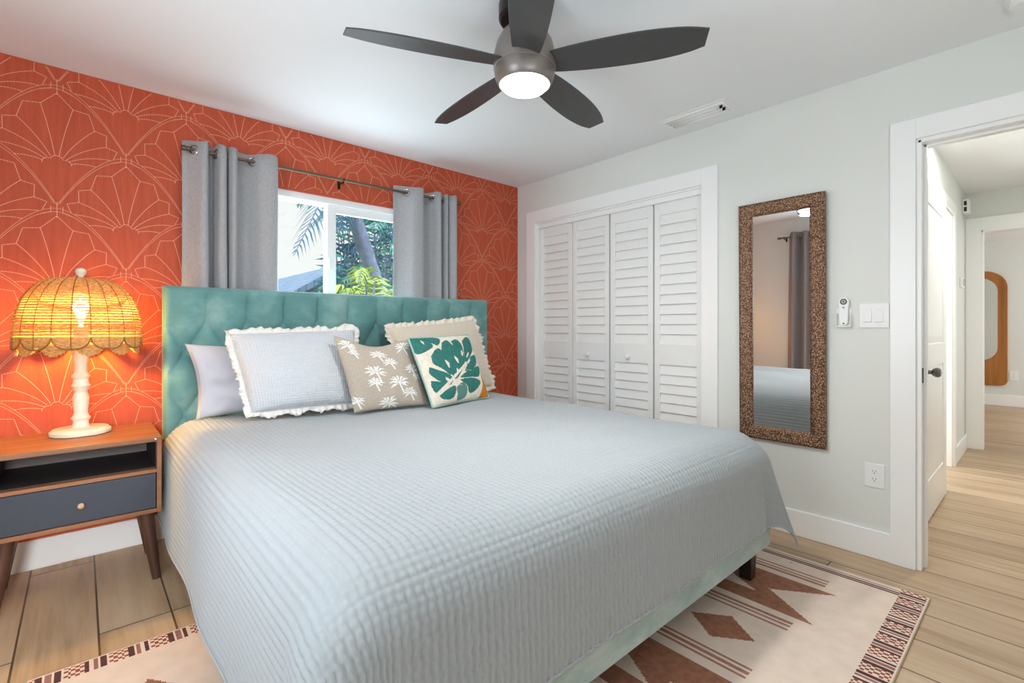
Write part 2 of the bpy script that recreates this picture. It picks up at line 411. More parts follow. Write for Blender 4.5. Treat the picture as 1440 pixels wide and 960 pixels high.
def wallpaper(mb):
    L, env = fan_lines(); x0, z0 = -.088, 2.351; dz = .3025
    wid = .0013
    for k in range(-4, 13):
        for r in range(-2, 9):
            ax = x0+.266*k; az = z0-.605*r+(dz if k % 2 else 0)
            if az < -.1 or az > 3.1: continue
            for li, line in enumerate(L):
                dash, gap = (.0045, .0028) if li < 2 else (.009, .0022)
                acc = 0.0; seg = []
                for (p, q) in zip(line[:-1], line[1:]):
                    d = math.hypot(q[0]-p[0], q[1]-p[1])
                    if d < 1e-6: continue
                    tx, tz = (q[0]-p[0])/d, (q[1]-p[1])/d; pos = -acc
                    while pos < d:
                        a, b = max(pos, 0), min(pos+dash, d)
                        if b > a+1e-4:
                            mx, mz = p[0]+tx*(a+b)/2, p[1]+tz*(a+b)/2
                            ok = mz > -.3025-.288*((.266-abs(mx))/.266)**1.8-.0005 if abs(mx) < .266 else True
                            X, Z = ax+mx, az+mz
                            if ok and XL+.01 < X < XR-.006 and .16 < Z < H-.006 and not (WX0-.06 < X < WX1+.06 and WZ0-.06 < Z < WZ1+.012):
                                h = (b-a)/2; nx, nz_ = -tz*wid, tx*wid
                                vs = [(X-tx*h-nx, YB-.0004, Z-tz*h-nz_), (X+tx*h-nx, YB-.0004, Z+tz*h-nz_), (X+tx*h+nx, YB-.0004, Z+tz*h+nz_), (X-tx*h+nx, YB-.0004, Z-tz*h+nz_)]
                                mb.add(vs, [(0, 1, 2, 3)], 1)
                        pos += dash+gap
                    acc = d-(pos-dash-gap) if pos > d else 0
                    acc = min(acc, dash+gap)
wb = MB()
wb.box(XL, WX0, YB, YB+.12, 0, H).box(WX1, XR+.115, YB, YB+.12, 0, H).box(WX0, WX1, YB, YB+.12, 0, WZ0).box(WX0, WX1, YB, YB+.12, WZ1, H)
wallpaper(wb)
struct(wb.build('wall_back', [M['paper'], M['paperline']]))
wr = MB()
wr.box(XR, XR+.115, CY1, YB, 0, H).box(XR, XR+.115, CY0, CY1, CZ, H).box(XR, XR+.115, DY1, CY0, 0, H).box(XR, XR+.115, DY0, DY1, DZ, H).box(XR, XR+.115, YF, DY0, 0, H)
struct(wr.build('wall_right', M['wall']))
LY0, LY1, LZ0, LZ1 = .66, 1.74, .85, 2.03          # window in the left wall
wl = MB()
wl.box(XL-.12, XL, YF-.12, LY0, 0, H).box(XL-.12, XL, LY1, YB+.12, 0, H).box(XL-.12, XL, LY0, LY1, 0, LZ0).box(XL-.12, XL, LY0, LY1, LZ1, H)
struct(wl.build('wall_left', M['wall']))
FX0, FX1, FZ0, FZ1 = -.65, 1.3, .9, 2.1                   # unseen window added behind the camera to let in light
wf = MB()
wf.box(XL, FX0, YF-.12, YF, 0, H).box(FX1, XR+.115, YF-.12, YF, 0, H).box(FX0, FX1, YF-.12, YF, FZ1, H).box(FX0, FX1, YF-.12, YF, 0, FZ0)
struct(wf.build('wall_front', M['wall']))
# closet shell
cs = MB().box(3.70, 3.76, 1.3, 3.2, 0, H).box(XR+.115, 3.70, 1.3, 1.36, 0, H).box(XR+.115, 3.70, 3.14, 3.2, 0, H)
struct(cs.build('wall_closet', M['wall']))
# hall and far room
OX0, OX1 = 4.62, 5.42
hl = MB().box(XR+.115, OX0, HY, HY+.1, 0, H).box(OX1, HX, HY, HY+.1, 0, H).box(OX0, OX1, HY, HY+.1, 2.10, H)
struct(hl.build('wall_hall_left', M['wall']))
struct(MB().box(XR+.115, HX, -.66, -.56, 0, H).build('wall_hall_right', M['wall']))
EY0, EY1, EZ = -.45, .442, 2.075
he = MB().box(HX, HX+.11, EY1, 2.5, 0, H).box(HX, HX+.11, -2.5, EY0, 0, H).box(HX, HX+.11, EY0, EY1, EZ, H)
struct(he.build('wall_hall_end', M['wall']))
struct(MB().box(FX, FX+.1, -2.6, 2.6, 0, H).build('wall_far', M['wall']))
struct(MB().box(HX+.11, FX, 2.5, 2.6, 0, H).build('wall_far_left', M['wall']))
fr = MB().box(HX+.11, 7.7, -2.6, -2.5, 0, H).box(9.5, FX, -2.6, -2.5, 0, H).box(7.7, 9.5, -2.6, -2.5, 2.2, H).box(7.7, 9.5, -2.6, -2.5, 0, .6)
struct(fr.build('wall_far_right', M['wall']))
struct(MB().box(4.0, 4.06, HY+.1, 2.2, 0, H).box(6.2, 6.26, HY+.1, 2.2, 0, H).box(4.06, 6.2, 2.14, 2.2, 0, .5).box(4.06, 6.2, 2.14, 2.2, 2.3, H).build('wall_bathroom', M['wall']))
# baseboards
def baseboard(name, pts):
    mb = MB()
    for b in pts: mb.box(*b)
    return struct(mb.build(name, M['trim'], bevel=.004))
baseboard('baseboard_back', [(XL, XR, YB-.016, YB, 0, .142)])
baseboard('baseboard_right', [(XR-.016, XR, DY1+.102, CY0-.108, 0, .142), (XR-.016, XR, CY1+.108, YB-.016, 0, .142)])
baseboard('baseboard_left', [(XL, XL+.016, YF, YB-.016, 0, .142)])
baseboard('baseboard_hall', [(XR+.13, OX0-.09, HY-.016, HY, 0, .14), (OX1+.09, HX-.001, HY-.016, HY, 0, .14)])
baseboard('baseboard_far', [(FX-.016, FX, -2.5, 2.5, 0, .16)])
# closet casing
tr = MB()
tr.box(XR-.018, XR, CY0-.106, CY0, 0, CZ+.106).box(XR-.018, XR, CY1, CY1+.106, 0, CZ+.106).box(XR-.018, XR, CY0, CY1, CZ, CZ+.106)
tr.box(XR-.001, XR+.115, CY0, CY0+.012, 0, CZ-.012).box(XR-.001, XR+.115, CY1-.012, CY1, 0, CZ-.012).box(XR-.001, XR+.115, CY0, CY1, CZ-.012, CZ)
tr.box(XR+.012, XR+.03, CY0, CY1, CZ-.05, CZ-.012)
t1 = struct(tr.build('trim_1', M['trim'], bevel=.002))
MB().box(XR+.034, XR+.075, CY0, CY1, CZ-.034, CZ-.012).build('door_track', M['white'], t1)
# bedroom doorway casing and jamb
tr = MB()
for x0, x1 in ((XR-.018, XR), (XR+.115, XR+.133)):
    tr.box(x0, x1, DY1+.006, DY1+.104, 0, DZ+.104).box(x0, x1, DY0-.104, DY0-.006, 0, DZ+.104).box(x0, x1, DY0-.006, DY1+.006, DZ+.006, DZ+.104)
tr.box(XR-.004, XR+.119, DY1-.014, DY1+.006, 0, DZ).box(XR-.004, XR+.119, DY0-.006, DY0+.014, 0, DZ).box(XR-.004, XR+.119, DY0, DY1, DZ-.014, DZ+.006)
tr.box(XR+.05, XR+.085, DY1-.026, DY1-.014, 0, DZ-.014).box(XR+.05, XR+.085, DY0+.014, DY0+.026, 0, DZ-.014).box(XR+.05, XR+.085, DY0, DY1, DZ-.026, DZ-.014)
t2 = struct(tr.build('trim_2', M['trim'], bevel=.002))
MB().box(XR+.008, XR+.034, DY1-.0165, DY1-.0135, .895, .965).build('strike_plate', M['black'], t2)
# hall opening casing, hall end casing
tr = MB()
tr.box(OX0-.085, OX0, HY-.018, HY, 0, 2.185).box(OX1, OX1+.085, HY-.018, HY, 0, 2.185).box(OX0, OX1, HY-.018, HY, 2.10, 2.185)
tr.box(OX0, OX0+.014, HY, HY+.1, 0, 2.1).box(OX1-.014, OX1, HY, HY+.1, 0, 2.1).box(OX0, OX1, HY, HY+.1, 2.086, 2.1)
struct(tr.build('trim_3', M['trim'], bevel=.002))
tr = MB()
tr.box(HX-.02, HX, EY1, HY-.001, 0, 2.20).box(HX-.02, HX, EY0-.1, EY0, 0, 2.2).box(HX-.02, HX, EY0, EY1, EZ, 2.2)
tr.box(HX-.02, HX+.11, EY1-.014, EY1, 0, EZ).box(HX-.02, HX+.11, EY0, EY0+.014, 0, EZ).box(HX-.02, HX+.11, EY0, EY1, EZ-.014, EZ)
struct(tr.build('trim_4', M['trim'], bevel=.002))
# hall door, swung open flat against the hall wall
dr = sempty('door_1', (4.58, .47, 0))
dx0, dx1, dy0, dy1 = 3.56, 4.47, .484, .519
d = MB(); d.box(dx0, dx1, dy0+.008, dy1, .012, 2.04)
for x0, x1 in ((dx0, dx0+.13), (dx1-.13, dx1)): d.box(x0, x1, dy0, dy0+.0085, .012, 2.04)
for z0, z1 in ((.012, .25), (.92, 1.06), (1.9, 2.04)): d.box(dx0+.13, dx1-.13, dy0, dy0+.0085, z0, z1)
d.build('door_slab', M['trim'], dr, bevel=.003)
for z0, z1 in ((.25, .92), (1.06, 1.9)):
    q = MB(); a = .045
    q.add([(dx0+.13, dy0+.007, z0), (dx1-.13, dy0+.007, z0), (dx1-.13, dy0+.007, z1), (dx0+.13, dy0+.007, z1), (dx0+.13+a, dy0+.001, z0+a), (dx1-.13-a, dy0+.001, z0+a), (dx1-.13-a, dy0+.001, z1-a), (dx0+.13+a, dy0+.001, z1-a)],
          [(0, 1, 5, 4), (1, 2, 6, 5), (2, 3, 7, 6), (3, 0, 4, 7), (4, 5, 6, 7)])
    q.build('raised_panel', M['trim'], dr)
MB().lathe([(.03, 0), (.03, .006), (.012, .010), (.011, .03), (.02, .036), (.027, .048), (.028, .06), (.02, .07), (.004, .073)], (3.61, dy0, .905), 24, axis=(0, -1, 0)).build('door_knob', M['knob'], dr, smooth=True)

# ------------------------------------------------------------------ windows
def slider_window(name, x0, x1, z0, z1):
    w = sempty(name, ((x0+x1)/2, YB, z0)); f = MB(); y0, y1 = YB+.012, YB+.10
    f.box(x0, x0+.04, y0, y1, z0, z1).box(x1-.04, x1, y0, y1, z0, z1).box(x0+.04, x1-.04, y0, y1, z1-.045, z1).box(x0+.04, x1-.04, y0, y1, z0, z0+.05)
    f.build('window_frame', M['trim'], w, bevel=.003)
    xm = 1.268
    a = MB(); ya, yb = YB+.062, YB+.088       # fixed left sash, thin
    for b in ((x0+.04, x0+.058), (xm-.02, xm+.012)): a.box(b[0], b[1], ya, yb, z0+.05, z1-.045)
    for b in ((z0+.05, z0+.068), (z1-.058, z1-.045)): a.box(x0+.058, xm-.02, ya, yb, b[0], b[1])
    a.build('window_sash', M['white'], w, bevel=.002)
    a = MB(); ya, yb = YB+.03, YB+.058        # sliding right sash, heavier
    for b in ((xm-.014, xm+.046), (x1-.085, x1-.04)): a.box(b[0], b[1], ya, yb, z0+.05, z1-.045)
    for b in ((z0+.05, z0+.10), (z1-.098, z1-.045)): a.box(xm+.046, x1-.085, ya, yb, b[0], b[1])
    a.build('window_sash', M['trim'], w, bevel=.003)
    MB().box(x0+.058, xm-.02, YB+.073, YB+.077, z0+.068, z1-.058).build('window_pane', M['glass'], w)
    MB().box(xm+.046, x1-.085, YB+.042, YB+.046, z0+.10, z1-.098).build('window_pane', M['glass'], w)
    MB().box(xm-.006, xm+.008, YB+.016, YB+.03, 1.55, 1.63).build('sash_latch', M['white'], w, bevel=.002)
    MB().box(x0-.03, x1+.03, YB-.03, YB, z0-.03, z0).build('window_sill', M['trim'], w, bevel=.003)
slider_window('window_1', WX0, WX1, WZ0, WZ1)
w2 = sempty('window_2', (XL, (LY0+LY1)/2, LZ0)); f = MB()
f.box(XL-.1, XL-.02, LY0, LY0+.05, LZ0, LZ1).box(XL-.1, XL-.02, LY1-.05, LY1, LZ0, LZ1).box(XL-.1, XL-.02, LY0, LY1, LZ1-.05, LZ1).box(XL-.1, XL-.02, LY0, LY1, LZ0, LZ0+.05).box(XL-.09, XL-.03, LZ0*0+1.18, 1.22, LZ0, LZ1)
f.build('window_frame', M['trim'], w2, bevel=.003)
w3 = sempty('added_rear_window', ((FX0+FX1)/2, YF, FZ0)); f = MB()  # window invented behind the camera as an opening for the fill lights
for x in (FX0, .32, FX1-.06): f.box(x, x+.06, YF-.09, YF-.03, FZ0, FZ1)
f.box(FX0, FX1, YF-.09, YF-.03, FZ1-.06, FZ1).box(FX0, FX1, YF-.09, YF-.03, FZ0, FZ0+.06)
f.build('window_frame', M['trim'], w3, bevel=.003)

# ------------------------------------------------------------------ bed
bed = thing('upholstered_bed', 'king bed with tall tufted teal velvet headboard against the orange wall', 'bed', (1.38, 2.0, 0))
BX0, BX1, BY0 = .318, 2.402, .872
def headboard():
    x0, x1, z0, z1 = .318, 2.462, .575, 1.378; yf, yb = 3.035, 3.122
    nx, nzv = 260, 110; P = np.zeros((nx, nzv, 3)); x_b, z_b = .51, 1.195; px, pz = .099, .165
    xs = np.linspace(x0, x1, nx); zs = np.linspace(z0, z1, nzv); r = .03
    for i, x in enumerate(xs):
        for j, z in enumerate(zs):
            p = (x-x_b)/px; q = (z-z_b)/pz
            if q <= 0:
                s, t = (p+q)/2, (p-q)/2
                puff = (abs(math.sin(PI*s))*abs(math.sin(PI*t)))**.5
                cre = min(abs(math.sin(PI*s)), abs(math.sin(PI*t)))**.35
                puff = .45*puff+.4*cre
            else:
                k = min(1, q/.5); s, t = (p+q)/2, (p-q)/2
                pa = abs(math.sin(PI*p/2))**.4; puff = .75*pa*(1-.0*k)+.1*k
            ed = min(x-x0, x1-x, z1-z, z-z0)
            w = min(1, max(0, (ed-.01)/.07)); puff = puff*w+.8*(1-w)
            y = yf+.03-.042*puff+.008
            e = min(1, ed/r); y += .03*(1-math.sqrt(max(0, 1-(1-e)**2)))
            P[i, j] = (x, y, z)
    mb = MB(); mb.grid(P, 0, flip=False)
    # sides and back
    ring = [(0, j) for j in range(nzv)]+[(i, nzv-1) for i in range(1, nx)]+[(nx-1, j) for j in range(nzv-2, -1, -1)]+[(i, 0) for i in range(nx-2, 0, -1)]
    A = [P[i, j] for i, j in ring]; cx, cz = (x0+x1)/2, (z0+z1)/2
    rows = [A]
    for yy in (yf+.065, yb-.01, yb): rows.append([(a[0], yy, a[2]) for a in A])
    mb.grid(np.array(rows), 0, wv=True)
    mb.add(rows[-1], [tuple(range(len(A)))], 0)
    hb = mb.build('headboard', M['velvet'], bed, smooth=True, merge=.0004)
    k = 0
    for row in range(0, 4):
        z = z_b-row*pz
        for c in range(-1, 11):
            x = x_b+2*px*c-(px if row % 2 else 0)
            if x0+.05 < x < x1-.05:
                MB().lathe([(.013, 0), (.012, .004), (.006, .007), (.001, .008)], (x, yf+.037, z), 14, axis=(0, -1, 0)).build('tuft_button', M['velvet'], hb, smooth=True)
headboard()
MB().box(.33, 2.45, 3.065, 3.115, .20, .572).build('lower_panel', M['velvet'], bed, bevel=.008)
MB().box(BX0, BX0+.05, BY0+.05, 3.07, .145, .40).build('side_rail', M['velvetrail'], bed, bevel=.012, bseg=3)
MB().box(BX1-.05, BX1, BY0+.05, 3.07, .145, .40).build('side_rail', M['velvetrail'], bed, bevel=.012, bseg=3)
MB().box(BX0, BX1, BY0, BY0+.05, .145, .40).build('foot_rail', M['velvetrail'], bed, bevel=.014, bseg=3)
MB().box(BX0+.05, BX1-.05, BY0+.05, 3.07, .36, .395).build('slat_deck', M['blackwood'], bed)
for x, y in ((2.262, .905), (.40, .905), (2.262, 2.95), (.40, 2.95)):
    q = MB(); zb = .0085 if y < 2.2 else 0
    q.add([(x+.004, y+.004, zb), (x+.056, y+.004, zb), (x+.056, y+.056, zb), (x+.004, y+.056, zb), (x, y, .15), (x+.06, y, .15), (x+.06, y+.06, .15), (x, y+.06, .15)],
          [(0, 3, 2, 1), (4, 5, 6, 7), (0, 1, 5, 4), (1, 2, 6, 5), (2, 3, 7, 6), (3, 0, 4, 7)])
    q.build('leg', M['blackwood'], bed, bevel=.002)
mt = MB().box(.35, 2.372, .925, 3.04, .396, .652).build('mattress', M['sheet'], origin=(1.36, 2, .396), bevel=.10, bseg=6, smooth=True)
tag(mt, 'mattress in sheet coloured with lamp glow under the pale quilt', 'mattress')

def coverlet():
    R = .15; zt = .672; fx0, fx1, fy0, fy1 = .455, 2.268, 1.012, 2.985   # flat top limits
    dl, dr_, df = .545, .50, .495
    st = .0036
    a = np.arange(-dl, (fx1-fx0)+dr_, st); b = np.arange(-df, (fy1-fy0), st)
    A, B = np.meshgrid(a, b, indexing='ij'); Wd = fx1-fx0
    dx = np.where(A < 0, -A, np.where(A > Wd, A-Wd, 0)); sx = np.where(A < 0, -1., 1.)
    dy = np.where(B < 0, -B, 0)
    r = np.hypot(dx, dy); phi = np.arctan2(dy, dx+1e-9)          # 0 = side, pi/2 = foot
    q = R*PI/2
    flare = .05+.05*np.sin(A*3.1+.4)**2
    out = np.where(r < q, R*np.sin(np.minimum(r, q)/R), R+flare*.45*(r-q)); down = np.where(r < q, R*(1-np.cos(np.minimum(r, q)/R)), R+(r-q)*.995)
    corner = np.sin(2*phi)**2*(dx > 0)*(dy > 0)
    out = out+corner*.25*np.maximum(0, r-.12)
    down = down-corner*.14*np.maximum(0, r-.12)
    # azimuth squeezed toward the diagonal fold
    az = phi
    t = np.clip((phi-PI/4)/(PI/4), -1, 1)
    az = PI/4+PI/4*np.sign(t)*np.abs(t)**1.7
    hang = np.clip((r-q)/.25, 0, 1)
    az = phi*(1-hang)+az*hang
    ax = np.where(r > 0, np.cos(az), 0); ay = np.where(r > 0, np.sin(az), 0)
    # gentle hanging waves on the drops
    wav = hang*(.006*np.sin(B*9+1)*(dy == 0)+.007*np.sin(A*7.5+.6)*(dx == 0))
    out = out+wav
    X = fx0+np.clip(A, 0, Wd)+sx*out*ax*(r > 0); Y = fy0+np.clip(B, 0, None)-out*ay
    sag = .005*np.sin(A*5+1)*np.sin(B*4.3+.5)+.003*np.sin(A*11+B*7)
    Z = zt-down+sag*np.clip(1-r/.2, 0, 1)
    Z -= .02*np.clip((B-1.75)/.25, 0, 1)*0
    P = np.stack([X, Y, Z], -1)
    du = np.gradient(P, axis=0); dv = np.gradient(P, axis=1)
    N = np.cross(du, dv); N /= np.linalg.norm(N, axis=-1, keepdims=True)+1e-9
    pr, pc = .0215, .0195
    wob = .0018*np.sin(B*2*PI/.039+A*9)*np.clip(dy/.2, 0, 1)
    s1 = np.abs(np.sin(PI*(A+wob)/pr)); s2 = np.abs(np.sin(PI*B/pc))
    onside = np.clip(r/.25, 0, 1)
    h = (s1**.6)*(.0062+.0026*np.clip((r-.1)/.2, 0, 1))*(1-(.6-.42*onside)*(1-s2**.5))
    P = P+N*h[..., None]
    nu, nv = P.shape[:2]
    idx = np.arange(nu*nv).reshape(nu, nv)
    F = np.stack([idx[:-1, :-1], idx[1:, :-1], idx[1:, 1:], idx[:-1, 1:]], -1).reshape(-1, 4)
    mb = MB(); mb.v = P.reshape(-1, 3).tolist(); mb.f = F.tolist(); mb.m = [0]*len(F)
    # hem binding all round
    edge = np.concatenate([P[0, ::-1][::4], P[::4, 0], P[-1, ::4]])
    o = mb.build('coverlet', M['coverlet'], origin=(1.36, 2.0, .67), smooth=True)
    tag(o, 'pale grey blue channel quilted coverlet draped over the bed', 'bedspread')
    MB().tube(edge.tolist(), .0042, 6).build('hem_binding', M['coverlet'], o, smooth=True)
    return o
coverlet()

# ------------------------------------------------------------------ pillows
def pillow(name, label, corners, T, mats, n=44, pinch=.035, facemat=None, cat='pillow', wr=.006, seed=0, power=.42, sagtop=0.0, back=0):
    BL, BR, TL, TR = [Vector(c) for c in corners]
    nrm = (BR-BL).cross(TL-BL).normalized()
    if nrm.y > 0: nrm = -nrm
    base = (BL+BR)/2; t = thing(name, label, cat, tuple(base))
    w, hgt = (BR-BL).length, (TL-BL).length
    def bp(u, v):
        uu = u+pinch*(1-2*u)*abs(1-2*u)**2*4*v*(1-v); vv = v+pinch*(1-2*v)*abs(1-2*v)**2*4*u*(1-u)
        p = (BL*(1-uu)+BR*uu)*(1-vv)+(TL*(1-uu)+TR*uu)*vv
        if sagtop: p = p-Vector((0, 0, sagtop*max(0, vv-.4)/.6*math.sin(PI*uu)**1.5))
        return p
    us = [.5-.5*math.cos(PI*i/n)*.999 if False else i/n for i in range(n+1)]
    Fr = np.zeros((n+1, n+1, 3)); Bk = np.zeros((n+1, n+1, 3)); uv = []
    for i, u in enumerate(us):
        for j, v in enumerate(us):
            pf = (4*u*(1-u)*4*v*(1-v))**power*(1.08-.22*v)
            wk = wr*(nz(u*4+seed, v*4, seed)+.6*nz(u*9+seed, v*7, seed+3))*min(1, 6*min(u, 1-u, v, 1-v)+.15)
            p = bp(u, v); Fr[i, j] = p+nrm*(T*.5*pf+wk); Bk[i, j] = p-nrm*(T*.5*pf*.75); uv.append((u*w, v*hgt))
    mb = MB(); mb.grid(Fr, (lambda i, j: facemat((i+.5)/n, (j+.5)/n)) if facemat else 0)
    mb.grid(Bk, back, flip=True)
    c = mb.build('cushion_cover', mats, t, smooth=True, uv=uv+uv)
    return t, bp, nrm, c
def ruffle(t, bp, nrm, m, wid=.034, seed=0):
    N = 420; rows = [[], [], [], []]
    for k in range(N):
        s = k/N*4; e = int(s) % 4; f = s-int(s)
        u, v = [(f, 0), (1, f), (1-f, 1), (0, 1-f)][e]
        p = bp(u, v); c = bp(.5, .5); eps = .02
        # outward direction: blend at corners
        cu = 1 if u > .5 else -1; cv = 1 if v > .5 else -1
        ex = (bp(1, .5)-bp(0, .5)).normalized(); ey = (bp(.5, 1)-bp(.5, 0)).normalized()
        ku = max(0, (abs(u-.5)-.5+.07)/.07); kv = max(0, (abs(v-.5)-.5+.07)/.07)
        d = (ex*cu*ku+ey*cv*kv).normalized()
        for q in range(4):
            g = q/3
            wv = math.sin(k*.8+5*nz(k*.05, seed))*.010+.016*nz(k*.13, seed, 4)
            L = wid*(1+.55*nz(k*.08, seed, 9)+.25*nz(k*.3, seed, 2))
            rows[q].append(p+d*(L*g-.004)+nrm*(wv*g+.003))
    MB().grid([[tuple(x) for x in r_] for r_ in rows], 0, wv=True).build('ruffle', m, t, smooth=True, solid=.002)
ZT = .688
pillow('bed_pillow', 'plain grey satin pillow leaning on the headboard behind the left ruffled pillow', ((.44, 2.93, ZT-.004), (1.05, 2.93, ZT-.004), (.40, 2.985, 1.075), (1.02, 2.985, 1.07)), .15, M['plain'], pinch=.05, wr=.02, seed=3)
t, bp, nr, _ = pillow('euro_sham', 'large white waffle pillow with ruffled edge, left of the palm print cushion', ((.645, 2.71, ZT+.034), (1.17, 2.68, ZT+.034), (.58, 2.875, 1.125), (1.255, 2.85, 1.145)), .20, M['waffle'], seed=1, pinch=.012, power=.36)
ruffle(t, bp, nr, M['ruffle'], seed=1)
t, bp, nr, _ = pillow('euro_sham', 'cream waffle pillow with ruffled edge standing behind the green leaf cushion', ((1.66, 2.80, ZT+.028), (2.30, 2.79, ZT+.028), (1.51, 2.94, 1.155), (2.22, 2.92, 1.215)), .17, M['waffle2'], seed=5, pinch=.012, power=.36)
ruffle(t, bp, nr, M['ruffle2'], seed=5)
# palm print
def palm_mask():
    spots = [(.11, .84), (.52, .78, .13), (.67, .56, .12), (.36, .44), (.24, .24), (.90, .86), (.93, .42), (.72, .16), (.50, .03, .2), (.06, .10, .16), (.80, .28, .12), (.12, .62, .08)]
    spots = [(.13, .88, .13), (.17, .78, .08), (.48, .80, .13), (.60, .66, .12), (.36, .50, .15), (.31, .34, .12), (.62, .33, .15), (.74, .18, .12), (.88, .52, .13), (.93, .40, .10), (.86, .88, .14), (.42, .05, .15), (.05, .12, .10)]
    P = []
    rr = random.Random(4)
    for s in spots:
        R = s[2]*1.2
        for k in range(9):
            a = -.55+k*(PI+1.1)/8+rr.uniform(-.08, .08); L = R*rr.uniform(.75, 1.0)
            tip = (s[0]+math.cos(a)*L*.9, s[1]+math.sin(a)*L*.75-.02*L); n_ = (-math.sin(a), math.cos(a)); md = (s[0]+math.cos(a)*L*.5, s[1]+math.sin(a)*L*.5+.015)
            wd = R*.075
            P.append([s[:2], (md[0]+n_[0]*wd, md[1]+n_[1]*wd), tip, (md[0]-n_[0]*wd, md[1]-n_[1]*wd)])
        P.append([(s[0]-.008, s[1]), (s[0]+.02, s[1]-R*.75), (s[0]+.04, s[1]-R*.75), (s[0]+.012, s[1])])
    return P
PM = palm_mask(); PMb = [(min(p[0] for p in q), max(p[0] for p in q), min(p[1] for p in q), max(p[1] for p in q)) for q in PM]
def palm_face(u, v):
    for q, b in zip(PM, PMb):
        if b[0] <= u <= b[1] and b[2] <= v <= b[3] and inpoly(u, v, q): return 1
    return 0
pillow('throw_pillow', 'taupe linen cushion printed with small white palm trees, in front of the pillows', ((1.125, 2.565, ZT), (1.59, 2.535, ZT), (1.055, 2.685, 1.115), (1.52, 2.67, 1.085)), .12, [M['linen'], M['printwhite']], n=130, facemat=palm_face, sagtop=.05, seed=8, pinch=.014)
# monstera
def unquad(p, q=((800, 890), (1330, 808), (585, 262), (1110, 248))):   # position of a design point inside the square cushion face
    BL_, BR_, TL_, TR_ = q; u = v = .5
    for _ in range(12):
        x = (BL_[0]*(1-u)+BR_[0]*u)*(1-v)+(TL_[0]*(1-u)+TR_[0]*u)*v-p[0]; y = (BL_[1]*(1-u)+BR_[1]*u)*(1-v)+(TL_[1]*(1-u)+TR_[1]*u)*v-p[1]
        a_, b_ = (BR_[0]-BL_[0])*(1-v)+(TR_[0]-TL_[0])*v, (TL_[0]-BL_[0])*(1-u)+(TR_[0]-BR_[0])*u
        c_, d_ = (BR_[1]-BL_[1])*(1-v)+(TR_[1]-TL_[1])*v, (TL_[1]-BL_[1])*(1-u)+(TR_[1]-BR_[1])*u
        det = a_*d_-b_*c_; u -= (x*d_-b_*y)/det; v -= (a_*y-c_*x)/det
    return (u, v)
UQ = lambda L: [unquad(p) for p in L]
RND = lambda L: [(p.x, p.y) for p in cr([(a, b, 0) for a, b in L]+[(L[0][0], L[0][1], 0)], 4)]
LOBES = [RND(UQ(L)) for L in (
 [(835, 322), (882, 300), (932, 370), (962, 440), (992, 520), (1008, 575), (950, 665), (900, 600), (862, 520), (828, 430)],
 [(915, 312), (968, 295), (1010, 350), (1028, 430), (1042, 505), (1018, 565), (975, 500), (940, 400)],
 [(1024, 312), (1078, 270), (1122, 300), (1138, 380), (1112, 440), (1062, 505), (1046, 512), (1032, 430)],
 [(1102, 458), (1165, 438), (1174, 500), (1150, 548), (1066, 590), (1030, 585)],
 [(1050, 596), (1190, 540), (1208, 580), (1180, 638), (1100, 645), (1030, 655), (990, 645)],
 [(985, 668), (1060, 655), (1120, 652), (1188, 672), (1192, 712), (1140, 772), (1090, 782), (1058, 722), (1030, 700)],
 [(828, 800), (890, 745), (945, 722), (962, 760), (950, 822), (900, 838), (850, 826)],
 [(728, 545), (800, 578), (880, 618), (925, 662), (902, 714), (840, 692), (770, 642), (735, 600)],
 [(750, 668), (820, 682), (882, 712), (852, 752), (800, 775), (765, 722)],
 [(742, 450), (768, 398), (806, 380), (850, 430), (892, 510), (914, 575), (900, 628), (820, 562), (760, 520)],
 [(560, 240), (700, 255), (808, 272), (822, 318), (792, 350), (742, 328), (756, 352), (738, 382), (650, 420), (600, 330)])]
SAGE = RND(UQ([(985, 705), (1030, 692), (1066, 760), (1060, 822), (992, 846), (978, 782), (962, 742)]))
STEM = UQ([(775, 838), (770, 815), (1020, 530), (1040, 505), (1046, 512), (1034, 545), (800, 832)])
OCH = UQ([(1215, 596), (1340, 830), (1205, 830), (1232, 700)])
SLITS = [UQ([(x-dx_*.3-w_, y-dy_*.3), (x-dx_-w_*.2, y-dy_), (x+w_, y-dy_*.2), (x+dx_, y+dy_), (x+dx_-w_, y+dy_*.8)]) for x, y, dx_, dy_, w_ in
  ((875, 525, 20, 42, 13), (955, 490, 18, 36, 11), (1012, 430, 6, 30, 11), (1074, 442, -10, 28, 11), (1085, 502, -14, 24, 11), (1068, 585, 30, 4, 12), (1035, 655, 32, 4, 13), (985, 715, 26, 4, 14), (880, 672, 24, 30, 14), (962, 592, 5, 30, 9), (680, 315, 12, 22, 8))]
def mon_face(u, v):
    if inpoly(u, v, STEM): return 0
    for q in SLITS:
        if inpoly(u, v, q): return 0
    if inpoly(u, v, SAGE): return 2
    for q in LOBES:
        if inpoly(u, v, q): return 1
    if inpoly(u, v, OCH): return 3
    return 0
t, bp, nr, _ = pillow('throw_pillow', 'square cushion with a green monstera leaf and mint piping, rightmost in front', ((1.545, 2.43, ZT), (2.05, 2.53, ZT), (1.465, 2.575, 1.095), (1.97, 2.66, 1.108)), .12, [M['cream'], M['leafteal'], M['leafsage'], M['ochre']], n=130, facemat=mon_face, seed=12, pinch=.012, back=1)
pts = []
for k in range(160):
    s = k/40; e = int(s) % 4; f = s-int(s); u, v = [(f, 0), (1, f), (1-f, 1), (0, 1-f)][e]; pts.append(bp(u, v))
MB().tube(pts, .006, 8, closed=True).build('piping', M['piping'], t, smooth=True)

